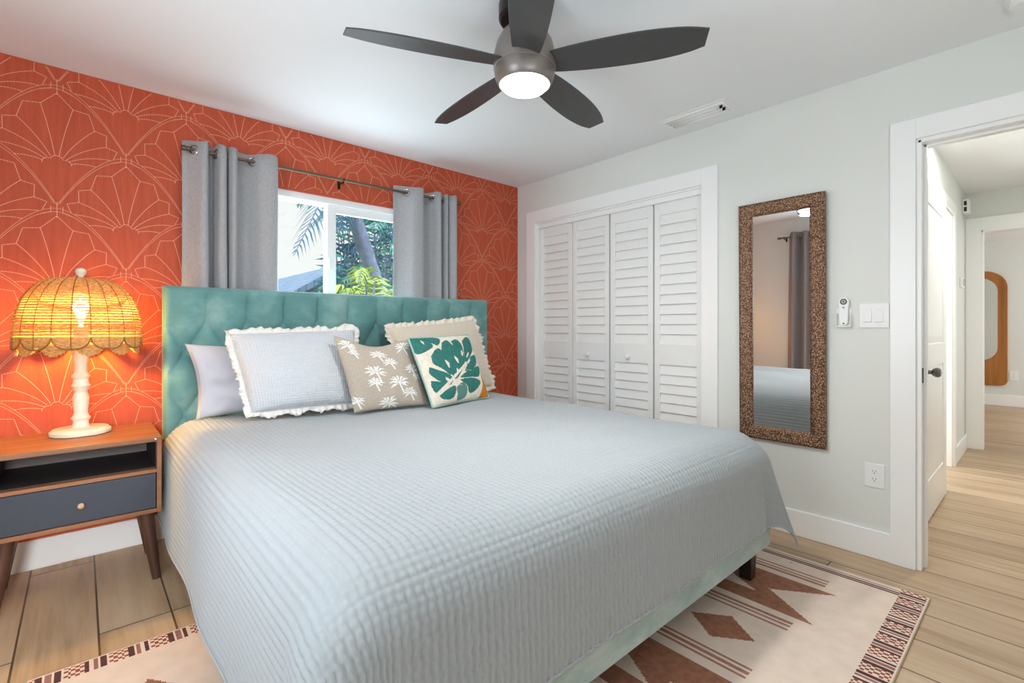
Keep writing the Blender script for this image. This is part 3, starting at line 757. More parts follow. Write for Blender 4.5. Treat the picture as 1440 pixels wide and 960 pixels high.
# ------------------------------------------------------------------ nightstand
ns = thing('nightstand', 'walnut nightstand with a charcoal drawer, left of the bed', 'nightstand', (0, 2.92, 0))
nx0, nx1, ny0, ny1, nz0, nz1 = -.278, .276, 2.715, 3.16, .320, .664
MB().box(nx0, nx1, ny0-.006, ny1, nz1-.022, nz1).build('table_top', M['walnut'], ns, bevel=.002)
c = MB(); c.box(nx0, nx0+.018, ny0, ny1, nz0, nz1-.022).box(nx1-.018, nx1, ny0, ny1, nz0, nz1-.022).box(nx0+.018, nx1-.018, ny0, ny1, nz0, nz0+.018).box(nx0+.018, nx1-.018, ny0+.004, ny1, .500, .516)
c.build('cabinet_frame', M['walnut'], ns, bevel=.001)
MB().box(nx0+.018, nx1-.018, ny1-.01, ny1-.002, nz0+.018, nz1-.022).build('back_panel', M['innerback'], ns)
MB().box(nx0+.021, nx1-.021, ny0+.045, ny1-.01, .516, .518).build('shelf_shade_sheet', M['inner'], ns)  # dark sheet that paints the cubby's shade onto the shelf
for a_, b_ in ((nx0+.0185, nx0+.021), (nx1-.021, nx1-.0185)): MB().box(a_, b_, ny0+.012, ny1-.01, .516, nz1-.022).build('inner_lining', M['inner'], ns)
dw = MB().box(nx0+.021, nx1-.021, ny0+.004, ny0+.02, nz0+.021, .497).box(nx0+.03, nx1-.03, ny0+.02, ny1-.03, nz0+.03, .48).build('drawer', M['drawer'], ns, bevel=.0015)
MB().lathe([(.006, 0), (.006, .012), (.0115, .015), (.012, .022), (.009, .025), (.001, .026)], (0, ny0+.004, .415), 20, axis=(0, -1, 0)).build('drawer_knob', M['brass'], dw, smooth=True)
MB().lathe([(.006, 0), (.005, .002), (.001, .003)], (nx1-.022, ny0-.006, nz1-.011), 12, axis=(0, -1, 0)).build('hinge_pin', M['ring'], ns, smooth=True)
for sx in (-1, 1):
    for yt, yb_ in ((2.79, 2.765), (3.08, 3.10)):
        xt, xb = sx*.222, sx*.262
        MB().tube([(xt+(xb-xt)*q, yt+(yb_-yt)*q, nz0*(1-q)) for q in np.linspace(0, 1, 6)], list(np.linspace(.032, .017, 6)), 18).build('leg', M['walnutdark'], ns, smooth=True)

# ------------------------------------------------------------------ table lamp
LX, LY, LZ = 0, 3.025, nz1
lamp = thing('table_lamp', 'lit table lamp with scalloped rattan dome shade on the nightstand', 'lamp', (LX, LY, LZ))
MB().lathe([(.104, 0), (.110, .004), (.110, .018), (.102, .024), (.100, .028), (.040, .032), (.032, .036)], (LX, LY, LZ+.0005), 48).build('lamp_base', M['lampcream'], lamp, smooth=True)
st_ = [(.032, .034), (.026, .045), (.024, .06), (.032, .075), (.026, .085), (.022, .10), (.026, .15), (.027, .17), (.020, .195), (.026, .215), (.031, .225), (.026, .235), (.024, .255), (.030, .270), (.022, .285), (.021, .32), (.027, .37), (.028, .385), (.024, .395), (.030, .405), (.030, .42), (.024, .43), (.022, .46), (.022, .50)]
MB().lathe([(r_*1.14, z_) for r_, z_ in st_], (LX, LY, LZ), 28).build('lamp_stem', M['lampcream'], lamp, smooth=True)
RS, ZH, ZTOP = .222, LZ+.452, LZ+.722     # shade radius, cusp height, top
def dome(fr):                              # 0 top .. 1 cusp line, beyond 1 the scallops
    a = fr*PI/2*.97
    return (.05+(RS-.05)*math.sin(a)**.86, ZTOP-(ZTOP-ZH)*(1-math.cos(a))**1.08)
shade = MB(); NS = 11
rows = 33
def scal(th): return abs(math.sin(NS*th/2+.25*NS))      # 0 at cusp
for k in range(rows):
    fr = k/(rows-1); r, z = dome(fr); pts = []
    for j in range(176):
        th = 2*PI*j/176; w = .0028*math.cos(44*th/1+PI*k); pts.append((LX+(r+w)*math.cos(th), LY+(r+w)*math.sin(th), z))
    shade.tube(pts, (.0047 if k > 8 else .0042), 5, closed=True)
def scallops(mb, off, depth, rad, k0, step=.0072):   # rows of a scalloped border, broken at the cusps
    n_ = int(depth/step)
    for k in range(k0, n_+1):
        h = k*step*.98
        for q in range(NS):
            tc = (2*PI*(q+off))/NS; hw = math.sqrt(max(.02, 1-(h/depth)**2)) if h > 0 else 1.0; pts = []
            for j in range(15):
                th = tc+(-1+2*j/14)*(PI/NS)*hw; w = .0022*math.cos(44*th+PI*k)
                pts.append((LX+(rad+w)*math.cos(th), LY+(rad+w)*math.sin(th), ZH-h))
            mb.tube(pts, .0044, 5)
scallops(shade, 0, .050, RS+.001, 0)
scallops(shade, .5, .080, RS-.010, 5)
sh = shade.build('lamp_shade', M['wicker'], lamp, smooth=True)
rb = MB()
for k in range(NS*2):
    th = PI*(k+1)/NS
    pts = [(LX+(dome(f_)[0]+.006)*math.cos(th), LY+(dome(f_)[0]+.006)*math.sin(th), dome(f_)[1]+.001) for f_ in np.linspace(.03, 1, 18)]
    if k % 2: pts.append((LX+(RS+.006)*math.cos(th), LY+(RS+.006)*math.sin(th), ZH-.05))
    rb.tube(pts, .0022, 5)
pts = []
for j in range(264):
    th = 2*PI*j/264; f_ = th*NS/(2*PI)+.5; a = abs((f_ % 1)*2-1); pts.append((LX+(RS+.005)*math.cos(th), LY+(RS+.005)*math.sin(th), ZH-.053*math.sqrt(max(0, 1-a*a))))
rb.tube(pts, .0034, 6, closed=True)
pts = [(LX+.052*math.cos(a), LY+.052*math.sin(a), ZTOP+.001) for a in np.linspace(0, 2*PI, 30)[:-1]]
rb.tube(pts, .004, 6, closed=True)
rb.build('shade_ribs', M['wickerrib'], sh, smooth=True)
MB().lathe([(.052, -.003), (.050, .002), (.012, .006), (.009, .010), (.010, .014), (.017, .022), (.021, .034), (.017, .046), (.008, .052), (.001, .053)], (LX, LY, ZTOP), 24).build('finial', M['lampcream'], lamp, smooth=True)
MB().lathe([(.008, .50), (.008, .53), (.018, .55), (.029, .585), (.029, .60), (.02, .622), (.004, .63)], (LX, LY, LZ), 18).build('bulb', M['bulb'], lamp, smooth=True)
MB().tube([(LX, LY, LZ+.63), (LX, LY, ZTOP)], .003, 6).build('shade_carrier', M['brass'], lamp, smooth=True)

# ------------------------------------------------------------------ ceiling fan
FXc, FYc = 1.302, 1.382
fan = thing('ceiling_fan', 'charcoal five blade ceiling fan with a round glowing light', 'ceiling fan', (FXc, FYc, H))
MB().lathe([(.098, 2.4395), (.102, 2.425), (.102, 2.372), (.094, 2.362), (.05, 2.360)], (FXc, FYc, 0), 40).build('canopy', M['black'], fan, smooth=True)
MB().lathe([(.05, 2.362), (.06, 2.34), (.088, 2.315), (.110, 2.275), (.121, 2.23), (.123, 2.195), (.122, 2.175), (.1195, 2.173), (.1195, 2.169), (.120, 2.167), (.116, 2.14), (.106, 2.118), (.100, 2.112), (.096, 2.116), (.05, 2.12)], (FXc, FYc, 0), 48).build('motor_housing', M['fanbody'], fan, smooth=True)
MB().lathe([(.095, 2.118), (.0955, 2.112), (.085, 2.101), (.06, 2.091), (.03, 2.086), (.001, 2.085)], (FXc, FYc, 0), 48).build('light_lens', M['lens'], fan, smooth=True)
for k in range(5):
    th = .233+k*2*PI/5; rd = Vector((math.cos(th), math.sin(th), 0)); tg = Vector((-math.sin(th), math.cos(th), 0))
    pit = -math.radians(13.5); cd = tg*math.cos(pit)+Vector((0, 0, 1))*math.sin(pit); nn = rd.cross(cd)
    lead = [(.10, .050), (.14, .058), (.25, .070), (.38, .076), (.50, .074), (.60, .062), (.665, .043)]
    trail = [(.675, -.034), (.60, -.055), (.50, -.068), (.38, -.071), (.25, -.066), (.14, -.056), (.10, -.050)]
    pts = [(q.x, q.y) for q in cr([(a, b, 0) for a, b in lead], 6)]+[(q.x, q.y) for q in cr([(a, b, 0) for a, b in trail], 6)]
    c0 = Vector((FXc, FYc, 2.19))
    MB().prism(pts, rd, cd, nn, c0-nn*.003, .006).build('fan_blade', M['fanblade'], fan, bevel=.0015)
fl = area('fan_light', (FXc, FYc, 2.078), .17, 12, (1, .985, .96), (0, 0, -1)); fl.data.shape = 'DISK'

# ------------------------------------------------------------------ ceiling vent, smoke alarm, downlight
v = thing('air_vent', 'white slotted air vent on the ceiling above the closet', 'vent', (2.768, 1.43, H))
a = MB(); x0, x1, y0, y1 = 2.672, 2.866, 1.208, 1.636
def rim(mb, x0, x1, y0, y1, w, z0, z1):
    for b in ((x0, x1, y0, y0+w), (x0, x1, y1-w, y1), (x0, x0+w, y0+w, y1-w), (x1-w, x1, y0+w, y1-w)): mb.box(*b, z0, z1)
rim(a, x0, x1, y0, y1, .036, H-.006, H-.0005); rim(a, x0+.026, x1-.026, y0+.026, y1-.026, .012, H-.014, H-.005)
a.build('vent_frame', M['white'], v, bevel=.002)
MB().box(x0+.036, x1-.036, y0+.036, y1-.036, H-.003, H-.001).build('vent_throat', M['grey'], v)
for k in range(3):
    x = x0+.056+k*.041; P = [[(x+.036*math.sin(q*1.1)-.012, y, H-.004-.014*(1-math.cos(q*1.3))*1.0) for y in (y0+.038, y1-.038)] for q in np.linspace(0, 1, 7)]
    MB().grid(P).build('vent_slat', M['white'], v, smooth=True, solid=.002)
for xl in (.06, .1): MB().box(x0+xl, x0+xl+.004, y0+.046, y0+.062, H-.024, H-.004).build('damper_lever', M['dark'], v)
s_ = thing('smoke_alarm', 'round white smoke alarm on the ceiling near the doorway', 'smoke detector', (2.72, .055, H))
MB().lathe([(.07, -.0005), (.07, -.012), (.06, -.016)], (2.72, .055, H), 36).build('alarm_base', M['white'], s_, smooth=True)
MB().lathe([(.058, -.0155), (.058, -.03), (.05, -.038), (.02, -.042), (.001, -.042)], (2.72, .055, H), 36).build('alarm_cover', M['white'], s_, smooth=True)
dl_ = thing('recessed_downlight', 'round recessed downlight in the hall ceiling', 'ceiling light', (4.3, .17, H))
MB().lathe([(.085, -.0005), (.085, -.006), (.07, -.008), (.07, -.001)], (4.3, .12, H), 32, caps=False).build('trim_ring', M['white'], dl_, smooth=True)
MB().lathe([(.069, -.001), (.069, -.004), (.03, -.005), (.001, -.005)], (4.3, .12, H), 32).build('lens', M['downlight'], dl_, smooth=True)
dh = area('hall_downlight', (4.3, .12, H-.02), .13, 11, (1, .98, .96), (0, 0, -1)); dh.data.shape = 'DISK'

# ------------------------------------------------------------------ curtains and rods
def curtain_rod(name, label, p0, p1, brackets, wall):
    p0, p1 = Vector(p0), Vector(p1); t = thing(name, label, 'curtain rod', tuple((p0+p1)/2)); d = (p1-p0).normalized()
    MB().tube([p0, p1], .0095, 14).build('rod', M['bronze'], t, smooth=True)
    for p, s in ((p0, -1), (p1, 1)):
        MB().lathe([(.0095, -.004), (.014, 0), (.014, .012), (.011, .014), (.011, .018), (.0145, .021), (.0145, .036), (.012, .038)], p, 18, axis=d*s).build('finial', M['bronze'], t, smooth=True)
    for q in brackets:
        q = Vector(q); w = Vector(wall); e = q+w; b = MB()
        b.tube([q-Vector((0, 0, .014)), e-Vector((0, 0, .014))], .005, 8); b.obox(e-Vector((0, 0, .02)), d*.009, Vector((0, 0, .026)), w.normalized()*.002)
        b.tube([q+Vector((0, 0, .0)) + w.normalized()*(.012*math.cos(a)) + Vector((0, 0, .012*math.sin(a))) for a in np.linspace(0, 2*PI, 17)[:-1]], .003, 6, closed=True)
        b.tube([q-Vector((0, 0, .012)), q-Vector((0, 0, .034))], .003, 6)
        b.build('bracket', M['black'], t, smooth=True)
    return t
YC = 3.18
curtain_rod('curtain_rod', 'bronze curtain rod above the window over the headboard', (.448, YC, 2.148), (2.245, YC, 2.158), [(.476, YC, 2.148), (1.32, YC, 2.153), (2.216, YC, 2.158)], (0, YB-YC-.002, 0))
def curtain(name, label, path, ztop, zbot, rings, zrod, flare=.0, base=None, n=7, axis=0, m='curtain'):
    pl = cr(path, n); base = base or (path[0][0], path[0][1], zbot)
    t = thing(name, label, 'curtain', base); rows = []
    c = sum((p for p in pl), Vector())/len(pl)
    for k in range(15):
        f = k/14; z = ztop+(zbot-ztop)*f; row = []
        for i, p in enumerate(pl):
            q = c+(p-c)*(1+flare*f*(1 if True else 0))
            w = .006*math.sin(f*5+i*.13)*f
            top = .004*math.sin(i*.21)*(1-f)**6
            row.append((q.x+(w if axis == 0 else 0), q.y+(w if axis == 1 else 0), z+top))
        rows.append(row)
    MB().grid(rows).build('cloth', M[m], t, smooth=True, solid=.003)
    for (p, nrm) in rings:
        nrm = Vector(nrm).normalized(); e1 = nrm.cross(Vector((0, 0, 1))).normalized(); e2 = Vector((0, 0, 1))
        pts = [Vector((p[0], p[1], zrod))+e1*.024*math.cos(a)+e2*.024*math.sin(a) for a in np.linspace(0, 2*PI, 25)[:-1]]
        MB().tube(pts, .0052, 8, closed=True).build('grommet', M['ring'], t, smooth=True)
    return t
y = YC
PLc = [(.418, y+.034), (.44, y+.026), (.468, y-.002), (.497, y-.036), (.515, y-.044), (.529, y-.034), (.537, y+.0), (.549, y+.04), (.567, y+.044), (.578, y), (.588, y-.036), (.606, y-.046), (.622, y-.03), (.630, y+.02), (.640, y-.02), (.656, y-.046), (.674, y-.034), (.684, y+.0), (.70, y+.038), (.735, y+.044), (.765, y+.008), (.80, y-.030), (.852, y-.047), (.890, y-.034), (.905, y+.0)]
curtain('grommet_curtain', 'grey grommet curtain left of the window over the headboard', [(a, b, 0) for a, b in PLc], 2.196, .78, [((.468, y-.004), (-.8, -1, 0)), ((.768, y+.004), (-.7, -1, 0)), ((.578, y), (-1, -.3, 0)), ((.680, y), (1, -.3, 0))], 2.149, .02)
PRc = [(1.706, y+.034), (1.745, y+.03), (1.795, y+.0), (1.835, y-.036), (1.88, y-.046), (1.918, y-.035), (1.930, y), (1.945, y+.04), (1.99, y+.046), (2.02, y+.02), (2.04, y-.024), (2.062, y-.044), (2.080, y-.03), (2.088, y+.02), (2.10, y+.034), (2.112, y+.01), (2.122, y-.034), (2.132, y-.044), (2.143, y-.02), (2.152, y+.02), (2.166, y-.02), (2.192, y-.044), (2.222, y-.036), (2.236, y+.004)]
curtain('grommet_curtain', 'grey grommet curtain right of the window over the headboard', [(a, b, 0) for a, b in PRc], 2.200, .78, [((1.795, y-.002), (-.8, -1, 0)), ((2.025, y+.005), (-.8, -1, 0)), ((2.085, y), (1, -.2, 0)), ((2.118, y), (-1, -.2, 0))], 2.156, .02)
XC = XL+.08
curtain_rod('curtain_rod', 'bronze curtain rod over the side window, seen in the leaning mirror', (XC, 2.37, 2.21), (XC, -.1, 2.21), [(XC, 2.33, 2.21), (XC, -.06, 2.21)], (XL-XC+.002, 0, 0))
def wave(y0, y1, nf, x):
    out = []; 
    for k in range(nf*2+1): out.append((x+(.045 if k % 2 else -.045), y0+(y1-y0)*k/(nf*2), 0))
    return out
curtain('grommet_curtain', 'grey curtain, coloured as backlit, at the side window, seen in the leaning mirror', [Vector(p) for p in wave(2.28, 1.62, 5, XC)], 2.262, .08, [((XC, 2.28-.033-.066*k), (1 if k % 2 else -1, .9, 0)) for k in range(10)], 2.21, .16, n=6, axis=1, m='curtainbacklit')

# ------------------------------------------------------------------ closet doors
def louvre_door(label, ys, knob_idx, hinge_y):
    t = thing('louvered_bifold_door', label, 'closet door', (XR+.05, (ys[0][0]+ys[-1][1])/2, .01), 'louvered closet doors')
    for k, (y0, y1) in enumerate(ys):
        y0, y1 = min(y0, y1)+.002, max(y0, y1)-.002; z0, z1 = .012, CZ-.03; x0, x1 = XR+.036, XR+.066; st = .042
        f = MB(); f.box(x0, x1, y0, y0+st, z0, z1).box(x0, x1, y1-st, y1, z0, z1)
        for b in ((z0, z0+.11), (.90, 1.045), (z1-.10, z1)): f.box(x0, x1, y0+st, y1-st, b[0], b[1])
        p = f.build('door_panel', M['whitesat'], t, bevel=.002)
        l = MB()
        for a, b in ((z0+.11, .90), (1.045, z1-.10)):
            nl = round((b-a)/.067); dz = (b-a)/nl
            for i in range(nl):
                zc = a+dz*(i+.5)
                l.obox((XR+.051, (y0+y1)/2, zc), Vector((.0095, 0, .0365)), Vector((0, (y1-y0)/2-st+.004, 0)), Vector((.0035, 0, -.0009)))
        l.build('louvers', M['whitesat'], p, bevel=.0015)
        if k == knob_idx:
            yk = {0: 2.465, 1: 2.084}[0 if y0 > 2.2 else 1]
            MB().lathe([(.009, 0), (.008, .010), (.015, .016), (.018, .024), (.014, .031), (.003, .034)], (x0, yk, .945), 20, axis=(-1, 0, 0)).build('door_knob', M['white'], p, smooth=True)
louvre_door('white louvered bifold closet door, the pair nearer the orange wall', [(3.006, 2.634), (2.630, 2.262)], 1, 3.02)
louvre_door('white louvered bifold closet door, the pair nearer the bronze mirror', [(2.252, 1.880), (1.872, 1.512)], 0, 1.5)

# ------------------------------------------------------------------ bronze mirror
tilt = math.radians(.7)
mz0, mz1, my0, my1 = .508, 1.886, .80, 1.252
mr = thing('wall_mirror', 'tall rectangular mirror in an embossed bronze frame by the closet', 'mirror', (XR-.004, (my0+my1)/2, mz0))
fw_ = .075; f = MB()
def frame_prof(mb):
    y0, y1, z0, z1 = my0, my1, mz0, mz1; xs = [(0, XR-.006), (0, XR-.026), (.012, XR-.032), (fw_-.012, XR-.028), (fw_, XR-.020), (fw_, XR-.008)]
    loops = []
    for ins, x in xs:
        loops.append([(x, y0+ins, z0+ins), (x, y1-ins, z0+ins), (x, y1-ins, z1-ins), (x, y0+ins, z1-ins)])
    mb.grid(loops, 0, wv=True)
    a = len(mb.v)-4
    return mb
frame_prof(f); f.build('mirror_frame', M['mframe'], mr)
MB().box(XR-.014, XR-.008, my0+fw_-.004, my1-fw_+.004, mz0+fw_-.004, mz1-fw_+.004).build('mirror_glass', M['mirror'], mr)
mr.rotation_euler = (0, -tilt, math.radians(-.45))

# ------------------------------------------------------------------ switch, remote, outlet
sw = thing('light_switch', 'white double rocker light switch beside the doorway', 'light switch', (XR, .595, 1.16))
MB().box(XR-.007, XR-.0005, .534, .657, 1.158, 1.282).build('switch_plate', M['white'], sw, bevel=.0025)
for yc in (.622, .574): MB().add([(XR-.006, yc-.0165, 1.186), (XR-.006, yc+.0165, 1.186), (XR-.006, yc+.0165, 1.254), (XR-.006, yc-.0165, 1.254), (XR-.014, yc-.0165, 1.188), (XR-.014, yc+.0165, 1.188), (XR-.0085, yc+.0165, 1.252), (XR-.0085, yc-.0165, 1.252)], [(0, 1, 2, 3), (4, 7, 6, 5), (0, 4, 5, 1), (1, 5, 6, 2), (2, 6, 7, 3), (3, 7, 4, 0)]).build('rocker', M['white'], sw, bevel=.001)
rh = thing('remote_holder', 'white wall cradle holding the fan remote', 'remote holder', (XR, .722, 1.165))
MB().box(XR-.004, XR-.0005, .688, .757, 1.163, 1.262).box(XR-.026, XR-.004, .690, .6925, 1.165, 1.235).box(XR-.026, XR-.004, .7525, .755, 1.165, 1.235).box(XR-.026, XR-.004, .6925, .7525, 1.163, 1.168).build('cradle', M['white'], rh, bevel=.001)
rm = thing('fan_remote', 'white fan remote with a dark round button, in the wall cradle', 'remote control', (XR-.014, .722, 1.169))
pts = [(.019*math.cos(a), .019*math.sin(a)+.02) for a in np.linspace(PI, 2*PI, 12)]+[(.0205, .09), (.024, .115), (.024, .127)]+[(.024*math.cos(a), .024*math.sin(a)+.127) for a in np.linspace(.1, PI-.1, 14)]+[(-.024, .127), (-.024, .115), (-.0205, .09)]
MB().prism(pts, (0, 1, 0), (0, 0, 1), (-1, 0, 0), (XR-.006, .722, 1.169), .016).build('remote_body', M['white'], rm, bevel=.003)
MB().lathe([(.016, 0), (.016, .002), (.0085, .0021), (.0085, 0)], (XR-.0215, .722, 1.294), 24, axis=(-1, 0, 0), caps=False).lathe([(.0055, 0), (.0055, .002), (.001, .0022)], (XR-.0215, .722, 1.294), 14, axis=(-1, 0, 0)).build('button_ring', M['grey'], rm)
MB().lathe([(.005, 0), (.005, .002), (.001, .0022)], (XR-.0215, .722, 1.264), 14, axis=(-1, 0, 0)).build('button', M['thermo'], rm)
MB().lathe([(.005, 0), (.004, .001), (.001, .0012)], (XR-.0215, .722, 1.181), 14, axis=(-1, 0, 0)).build('indicator', M['grey'], rm)
def outlet(label, c, ax, nrm, w=.042, h=.06):
    t = thing('wall_outlet', label, 'outlet', c); ax, nrm = Vector(ax), Vector(nrm); up = Vector((0, 0, 1)); c = Vector(c)
    MB().obox(c+nrm*.003, ax*w, up*h, nrm*.0025).build('outlet_plate', M['white'], t, bevel=.002)
    for s in (-1, 1):
        pts = [(.0165*math.cos(a), max(-.0125, min(.0125, .0165*math.sin(a)))) for a in np.linspace(0, 2*PI, 29)[:-1]]
        so = MB().prism(pts, ax, up, nrm, c+nrm*.0055+up*.0195*s, .0015).build('socket', M['white'], t)
        hq = MB()
        for dx in (-.0065, .0065): hq.obox(c+nrm*.0071+up*(.0195*s+.004)+ax*dx, ax*.0012, up*.0042, nrm*.0003)
        hq.obox(c+nrm*.0071+up*(.0195*s-.007), ax*.0022, up*.0022, nrm*.0003); hq.build('slots', M['grey'], so)
    return t
outlet('white duplex outlet low on the wall under the light switch', (XR-.0005, .594, .414), (0, 1, 0), (-1, 0, 0))
outlet('white outlet on the far wall beyond the hall', (FX-.0005, .365, .45), (0, 1, 0), (-1, 0, 0), .045, .07)
th_ = thing('thermostat', 'small grey thermostat high on the hall wall near its end', 'thermostat', (5.97, HY, 1.53))
MB().box(5.90, 6.04, HY-.022, HY-.0005, 1.52, 1.61).build('thermostat_body', M['white'], th_, bevel=.004)
MB().box(5.915, 6.025, HY-.0235, HY-.0215, 1.535, 1.598).build('display', M['thermo'], th_)
ch = thing('door_chime', 'white sensor box at the top of the hall wall', 'chime', (6.15, HY, 2.2))
MB().box(6.08, 6.2, HY-.05, HY-.0005, 2.215, 2.345).build('chime_body', M['white'], ch, bevel=.006)
MB().box(6.0785, 6.0805, HY-.032, HY-.012, 2.23, 2.27).box(6.0785, 6.0805, HY-.032, HY-.012, 2.285, 2.325).build('chime_grille', M['dark'], ch)

# ------------------------------------------------------------------ wooden mirror in the far room
wm = thing('wooden_mirror', 'tall honey wood mirror with rounded corners on the far room wall', 'mirror', (FX, .76, .30))
def rrect(y0, y1, z0, z1, r, n=10, rb=None):
    rb = rb if rb is not None else r; out = []
    for cy_, cz_, a0, q in ((y1-rb, z0+rb, -PI/2, rb), (y1-r, z1-r, 0, r), (y0+r, z1-r, PI/2, r), (y0+rb, z0+rb, PI, rb)):
        for k in range(n+1): out.append((cy_+q*math.cos(a0+k*PI/2/n), cz_+q*math.sin(a0+k*PI/2/n)))
    return out
yo0, yo1 = .425, 1.10
lo = rrect(yo0, yo1, .30, 2.0, .25, 10, .08); li = rrect(yo0+.105, yo1-.105, .66, 1.90, .2)
P = [[(FX-.001, a, b) for a, b in lo], [(FX-.030, a, b) for a, b in lo], [(FX-.036, a+(.76-a)*.02, b+(1.15-b)*.01) for a, b in lo], [(FX-.036, a, b) for a, b in li], [(FX-.018, a, b) for a, b in li]]
MB().grid(P, 0, wv=True).build('mirror_frame', M['honey'], wm, smooth=False)
MB().prism(li, (0, 1, 0), (0, 0, 1), (-1, 0, 0), (FX-.012, 0, 0), .006).build('mirror_glass', M['mirror'], wm)

# ------------------------------------------------------------------ rug
def rug():
    x0, x1, y0, y1 = -.13, 2.692, .345, 2.225; st = .0058
    nx, ny = int((x1-x0)/st), int((y1-y0)/st); P = np.zeros((nx+1, ny+1, 3))
    xs = np.linspace(x0, x1, nx+1); ys = np.linspace(y0, y1, ny+1); P[..., 0] = xs[:, None]; P[..., 1] = ys[None, :]; P[..., 2] = .0078
    def border(x, d, W_):      # d = 0 outer .. W_ inner
        s = (x+5) % .118
        if d < .008 or d > W_-.004: return 0
        if s < .052:
            i, j = int(s/.0105), int(d/.0125); return 4 if (i+j) % 2 == 0 else 0
        s = (s-.052) % .022
        return (3 if int(((x+5) % .118-.052)/.022) != 1 else 5) if s < .0145 else 0
    def face(x, y):
        if y > y1-.082: return border(x, y1-y, .082)
        if y < y0+.095: return border(x, y-y0, .095)
        if x > x1-.095:
            d = x1-x
            return 3 if (.022 < d < .030 or .040 < d < .052 or .060 < d < .068) else 0
        yy = y if y < 1.35 else 2.70-y
        if yy < .6: return 0
        m = (x-1.845+8.4+.42) % .84-.42             # 0 at diamond centre, +-.42 at the M figure
        a = abs(m)
        if abs(yy-.85) < .125 and a < .092*(1-abs(yy-.85)/.125): return 1
        if y < 1.35 and .155 < a < .225 and yy > .67:
            for c_ in (.163, .190, .217):
                if abs(a-c_) < .0066: return 2
        mm = m if m > 0 else m+.84                   # 0..0.84, M centre at .42
        q = mm-.42
        if abs(q) < .152:
            if yy > .83: 
                if yy > .87 and -.06 < q < .075*(yy-.87)/.13-.055: return 0
                return 1
            if yy > .615 and abs(q) > .152*(1-0)*max(0, (.83-yy)/.215): return 1
        return 0
    mi = np.zeros((nx, ny), int)
    for i in range(nx):
        for j in range(ny): mi[i, j] = face((xs[i]+xs[i+1])/2, (ys[j]+ys[j+1])/2)
    mb = MB(); mb.grid(P, lambda i, j: int(mi[i, j]))
    top = mb.build('area_rug', [M['rug'], M['rugbrown'], M['rugstripe'], M['rugdark'], M['rugrust'], M['rugmauve']], origin=(1.28, 1.28, 0), smooth=True)
    tag(top, 'blush area rug with clay coloured geometric figures under the bed', 'rug')
    MB().box(x0-.004, x1+.004, y0-.004, y1+.004, .0004, .0074).build('rug_binding', M['grout'], top, bevel=.002)
rug()

# ------------------------------------------------------------------ outside the window
struct(MB().box(-40, 60, YB+.5, 70, -.4, -.3).build('ground', M['lawn']))
def frond(pts, width, m, parent, n=34, seed=0, droop=.35, name='frond', lw=.014):
    rr = random.Random(seed); sp = cr(pts, 10); N = len(sp); mb = MB()
    mb.tube(sp[::3]+[sp[-1]], list(np.linspace(.016, .004, len(sp[::3])+1)), 5, 1)
    for k in range(n):
        f = .10+.9*k/(n-1); i = min(N-2, int(f*(N-1))); p = sp[i]; t = (sp[i+1]-sp[i]).normalized()
        side = t.cross(Vector((0, 0, 1))); side = side.normalized() if side.length > .1 else Vector((1, 0, 0))
        L = width*(math.sin(PI*min(1, .12+f*.86))**.6)*rr.uniform(.85, 1.1)
        for s in (-1, 1):
            d = (side*s*.8+t*.55+Vector((0, 0, -droop*rr.uniform(.5, 1.5)))).normalized(); w = t*lw
            a, b = p+d*L*.5+Vector((0, 0, .02)), p+d*L+Vector((0, 0, -.10*L-.02))
            mb.add([p-w*.6, p+w*.6, a+w, a-w, b], [(0, 1, 2, 3), (3, 2, 4)], 0)
    return mb.build(name, [m, M['bark']], parent)
def palm(label, base, top, fr, m, group=None, r=.11, seed=1, extra=()):
    t = thing('palm_tree', label, 'palm tree', base, group); b, c = Vector(base), Vector(top)
    pts = [b+(c-b)*q+Vector((.05*math.sin(q*3), 0, 0)) for q in np.linspace(0, 1, 26)]
    MB().tube(pts, [r*(1.25-.4*q)*(1+.05*(i % 2)) for i, q in enumerate(np.linspace(0, 1, 26))], 14).build('trunk', M['bark'], t, smooth=True)
    rr = random.Random(seed)
    for k in range(fr):
        a = 2*PI*k/fr+rr.uniform(-.25, .25); el = rr.uniform(-.1, .9); L = rr.uniform(1.5, 2.0)
        h = Vector((math.cos(a), math.sin(a), 0)); dn = rr.uniform(.5, 1.2)
        frond([c, c+h*L*.35+Vector((0, 0, .45*el)), c+h*L*.75+Vector((0, 0, .35*el-.35*dn)), c+h*L+Vector((0, 0, -dn))], rr.uniform(.45, .6), m, t, seed=seed*50+k)
    for k, p in enumerate(extra): frond(p, .52, m, t, n=40, seed=seed*91+k, droop=.2)
    return t
palm('leaning palm with grey blue trunk outside the right window pane', (3.85, 6.5, -.3), (2.36, 6.5, 4.0), 9, M['frond'], r=.10, seed=3,
     extra=[[(2.36, 6.5, 3.9), (2.46, 6.3, 3.25), (2.24, 6.15, 2.72), (1.90, 6.05, 2.02)], [(2.36, 6.5, 3.95), (2.75, 6.3, 3.5), (2.6, 6.1, 2.9), (2.42, 6.0, 2.35)]])
cl = thing('palm_clump', 'dense clump of blue green palm fronds filling the right window pane', 'palm', (4.45, 9.15, -.3))
rr = random.Random(21)
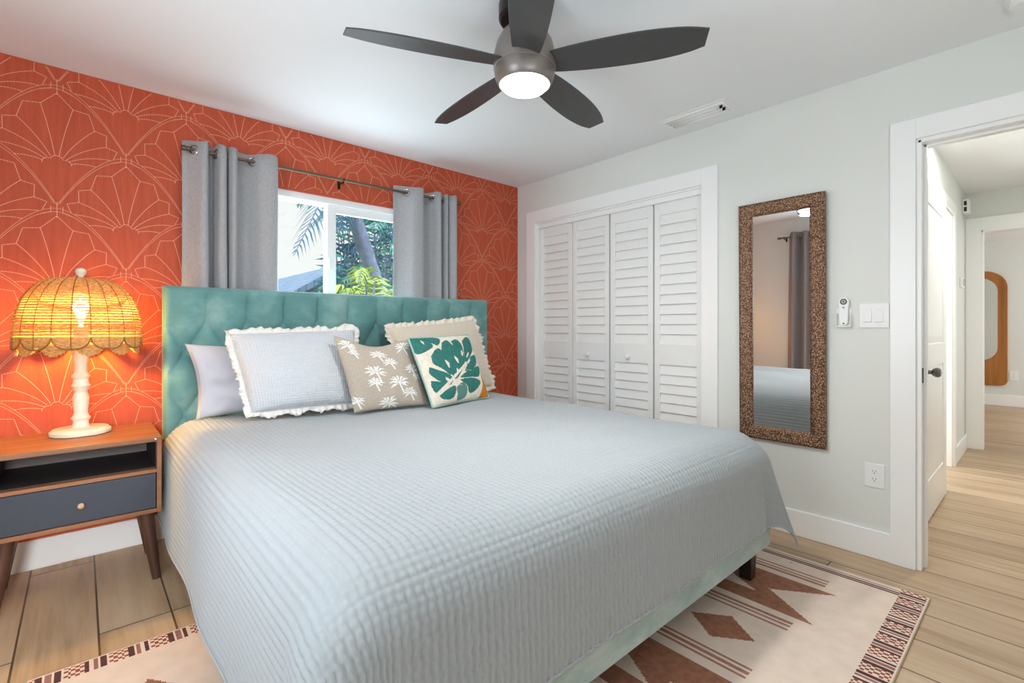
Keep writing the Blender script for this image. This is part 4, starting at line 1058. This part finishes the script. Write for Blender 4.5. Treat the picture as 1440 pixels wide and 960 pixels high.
for k in range(44):
    a = rr.uniform(0, 2*PI); h = Vector((math.cos(a), math.sin(a)*.6, 0)); L = rr.uniform(.35, .75); z = rr.uniform(1.9, 4.3); b = Vector((4.45+rr.uniform(-.75, .75), 9.15+rr.uniform(-.2, .2), -.3))
    frond([b, b+h*L*.25+Vector((0, 0, z*.6)), b+h*L*.7+Vector((0, 0, z)), b+h*L*1.5+Vector((0, 0, z-.35))], .5, M['frond2'] if k % 3 else M['frond'], cl, n=20, lw=.024, seed=700+k)
sb = thing('palm_shrub', 'bright yellow green palm shrub low outside the right window pane', 'shrub', (2.35, 4.9, -.3))
rr = random.Random(2)
for k in range(18):
    a = rr.uniform(0, 2*PI); h = Vector((math.cos(a), math.sin(a), 0)); L = rr.uniform(.35, .6); z = rr.uniform(1.6, 2.15); b = Vector((2.35+rr.uniform(-.15, .15), 4.9+rr.uniform(-.15, .15), -.3))
    frond([b, b+h*L*.25+Vector((0, 0, z*.6)), b+h*L*.7+Vector((0, 0, z)), b+h*L*1.2+Vector((0, 0, z-.15))], .25, M['frond3'], sb, n=26, seed=300+k)
hs = thing('neighbour_house', 'neighbouring house with blue grey roof low in the left window pane', 'house', (4.4, 15, -.3))
yh0, yh1 = 10.4, 24
MB().box(3.2, 5.6, yh0+.3, yh1-.3, -.3, 1.75).prism([(3.2, 1.75), (4.4, 2.44), (5.6, 1.75)], (1, 0, 0), (0, 0, 1), (0, 1, 0), (0, yh0+.3, 0), .2).build('house_wall', M['fascia'], hs)
rf = MB(); zr, ze = 2.60, 1.74
rf.add([(3.0, yh0, ze), (4.4, yh0, zr), (5.8, yh0, ze), (3.0, yh1, ze), (4.4, yh1, zr), (5.8, yh1, ze), (3.0, yh0, ze-.14), (4.4, yh0, zr-.14), (5.8, yh0, ze-.14), (3.0, yh1, ze-.14), (4.4, yh1, zr-.14), (5.8, yh1, ze-.14)],
       [(0, 1, 4, 3), (1, 2, 5, 4), (6, 9, 10, 7), (7, 10, 11, 8), (0, 3, 9, 6), (2, 8, 11, 5), (0, 6, 7, 1), (1, 7, 8, 2), (3, 4, 10, 9), (4, 5, 11, 10)])
rf.build('house_roof', M['roof'], hs)
MB().lathe([(.03, 0), (.03, .16), (.045, .17), (.045, .19)], (4.3, 10.9, zr-.08), 12).build('roof_vent', M['bark'], hs)
for o in bpy.data.objects:
    if '_o' in o: del o['_o']
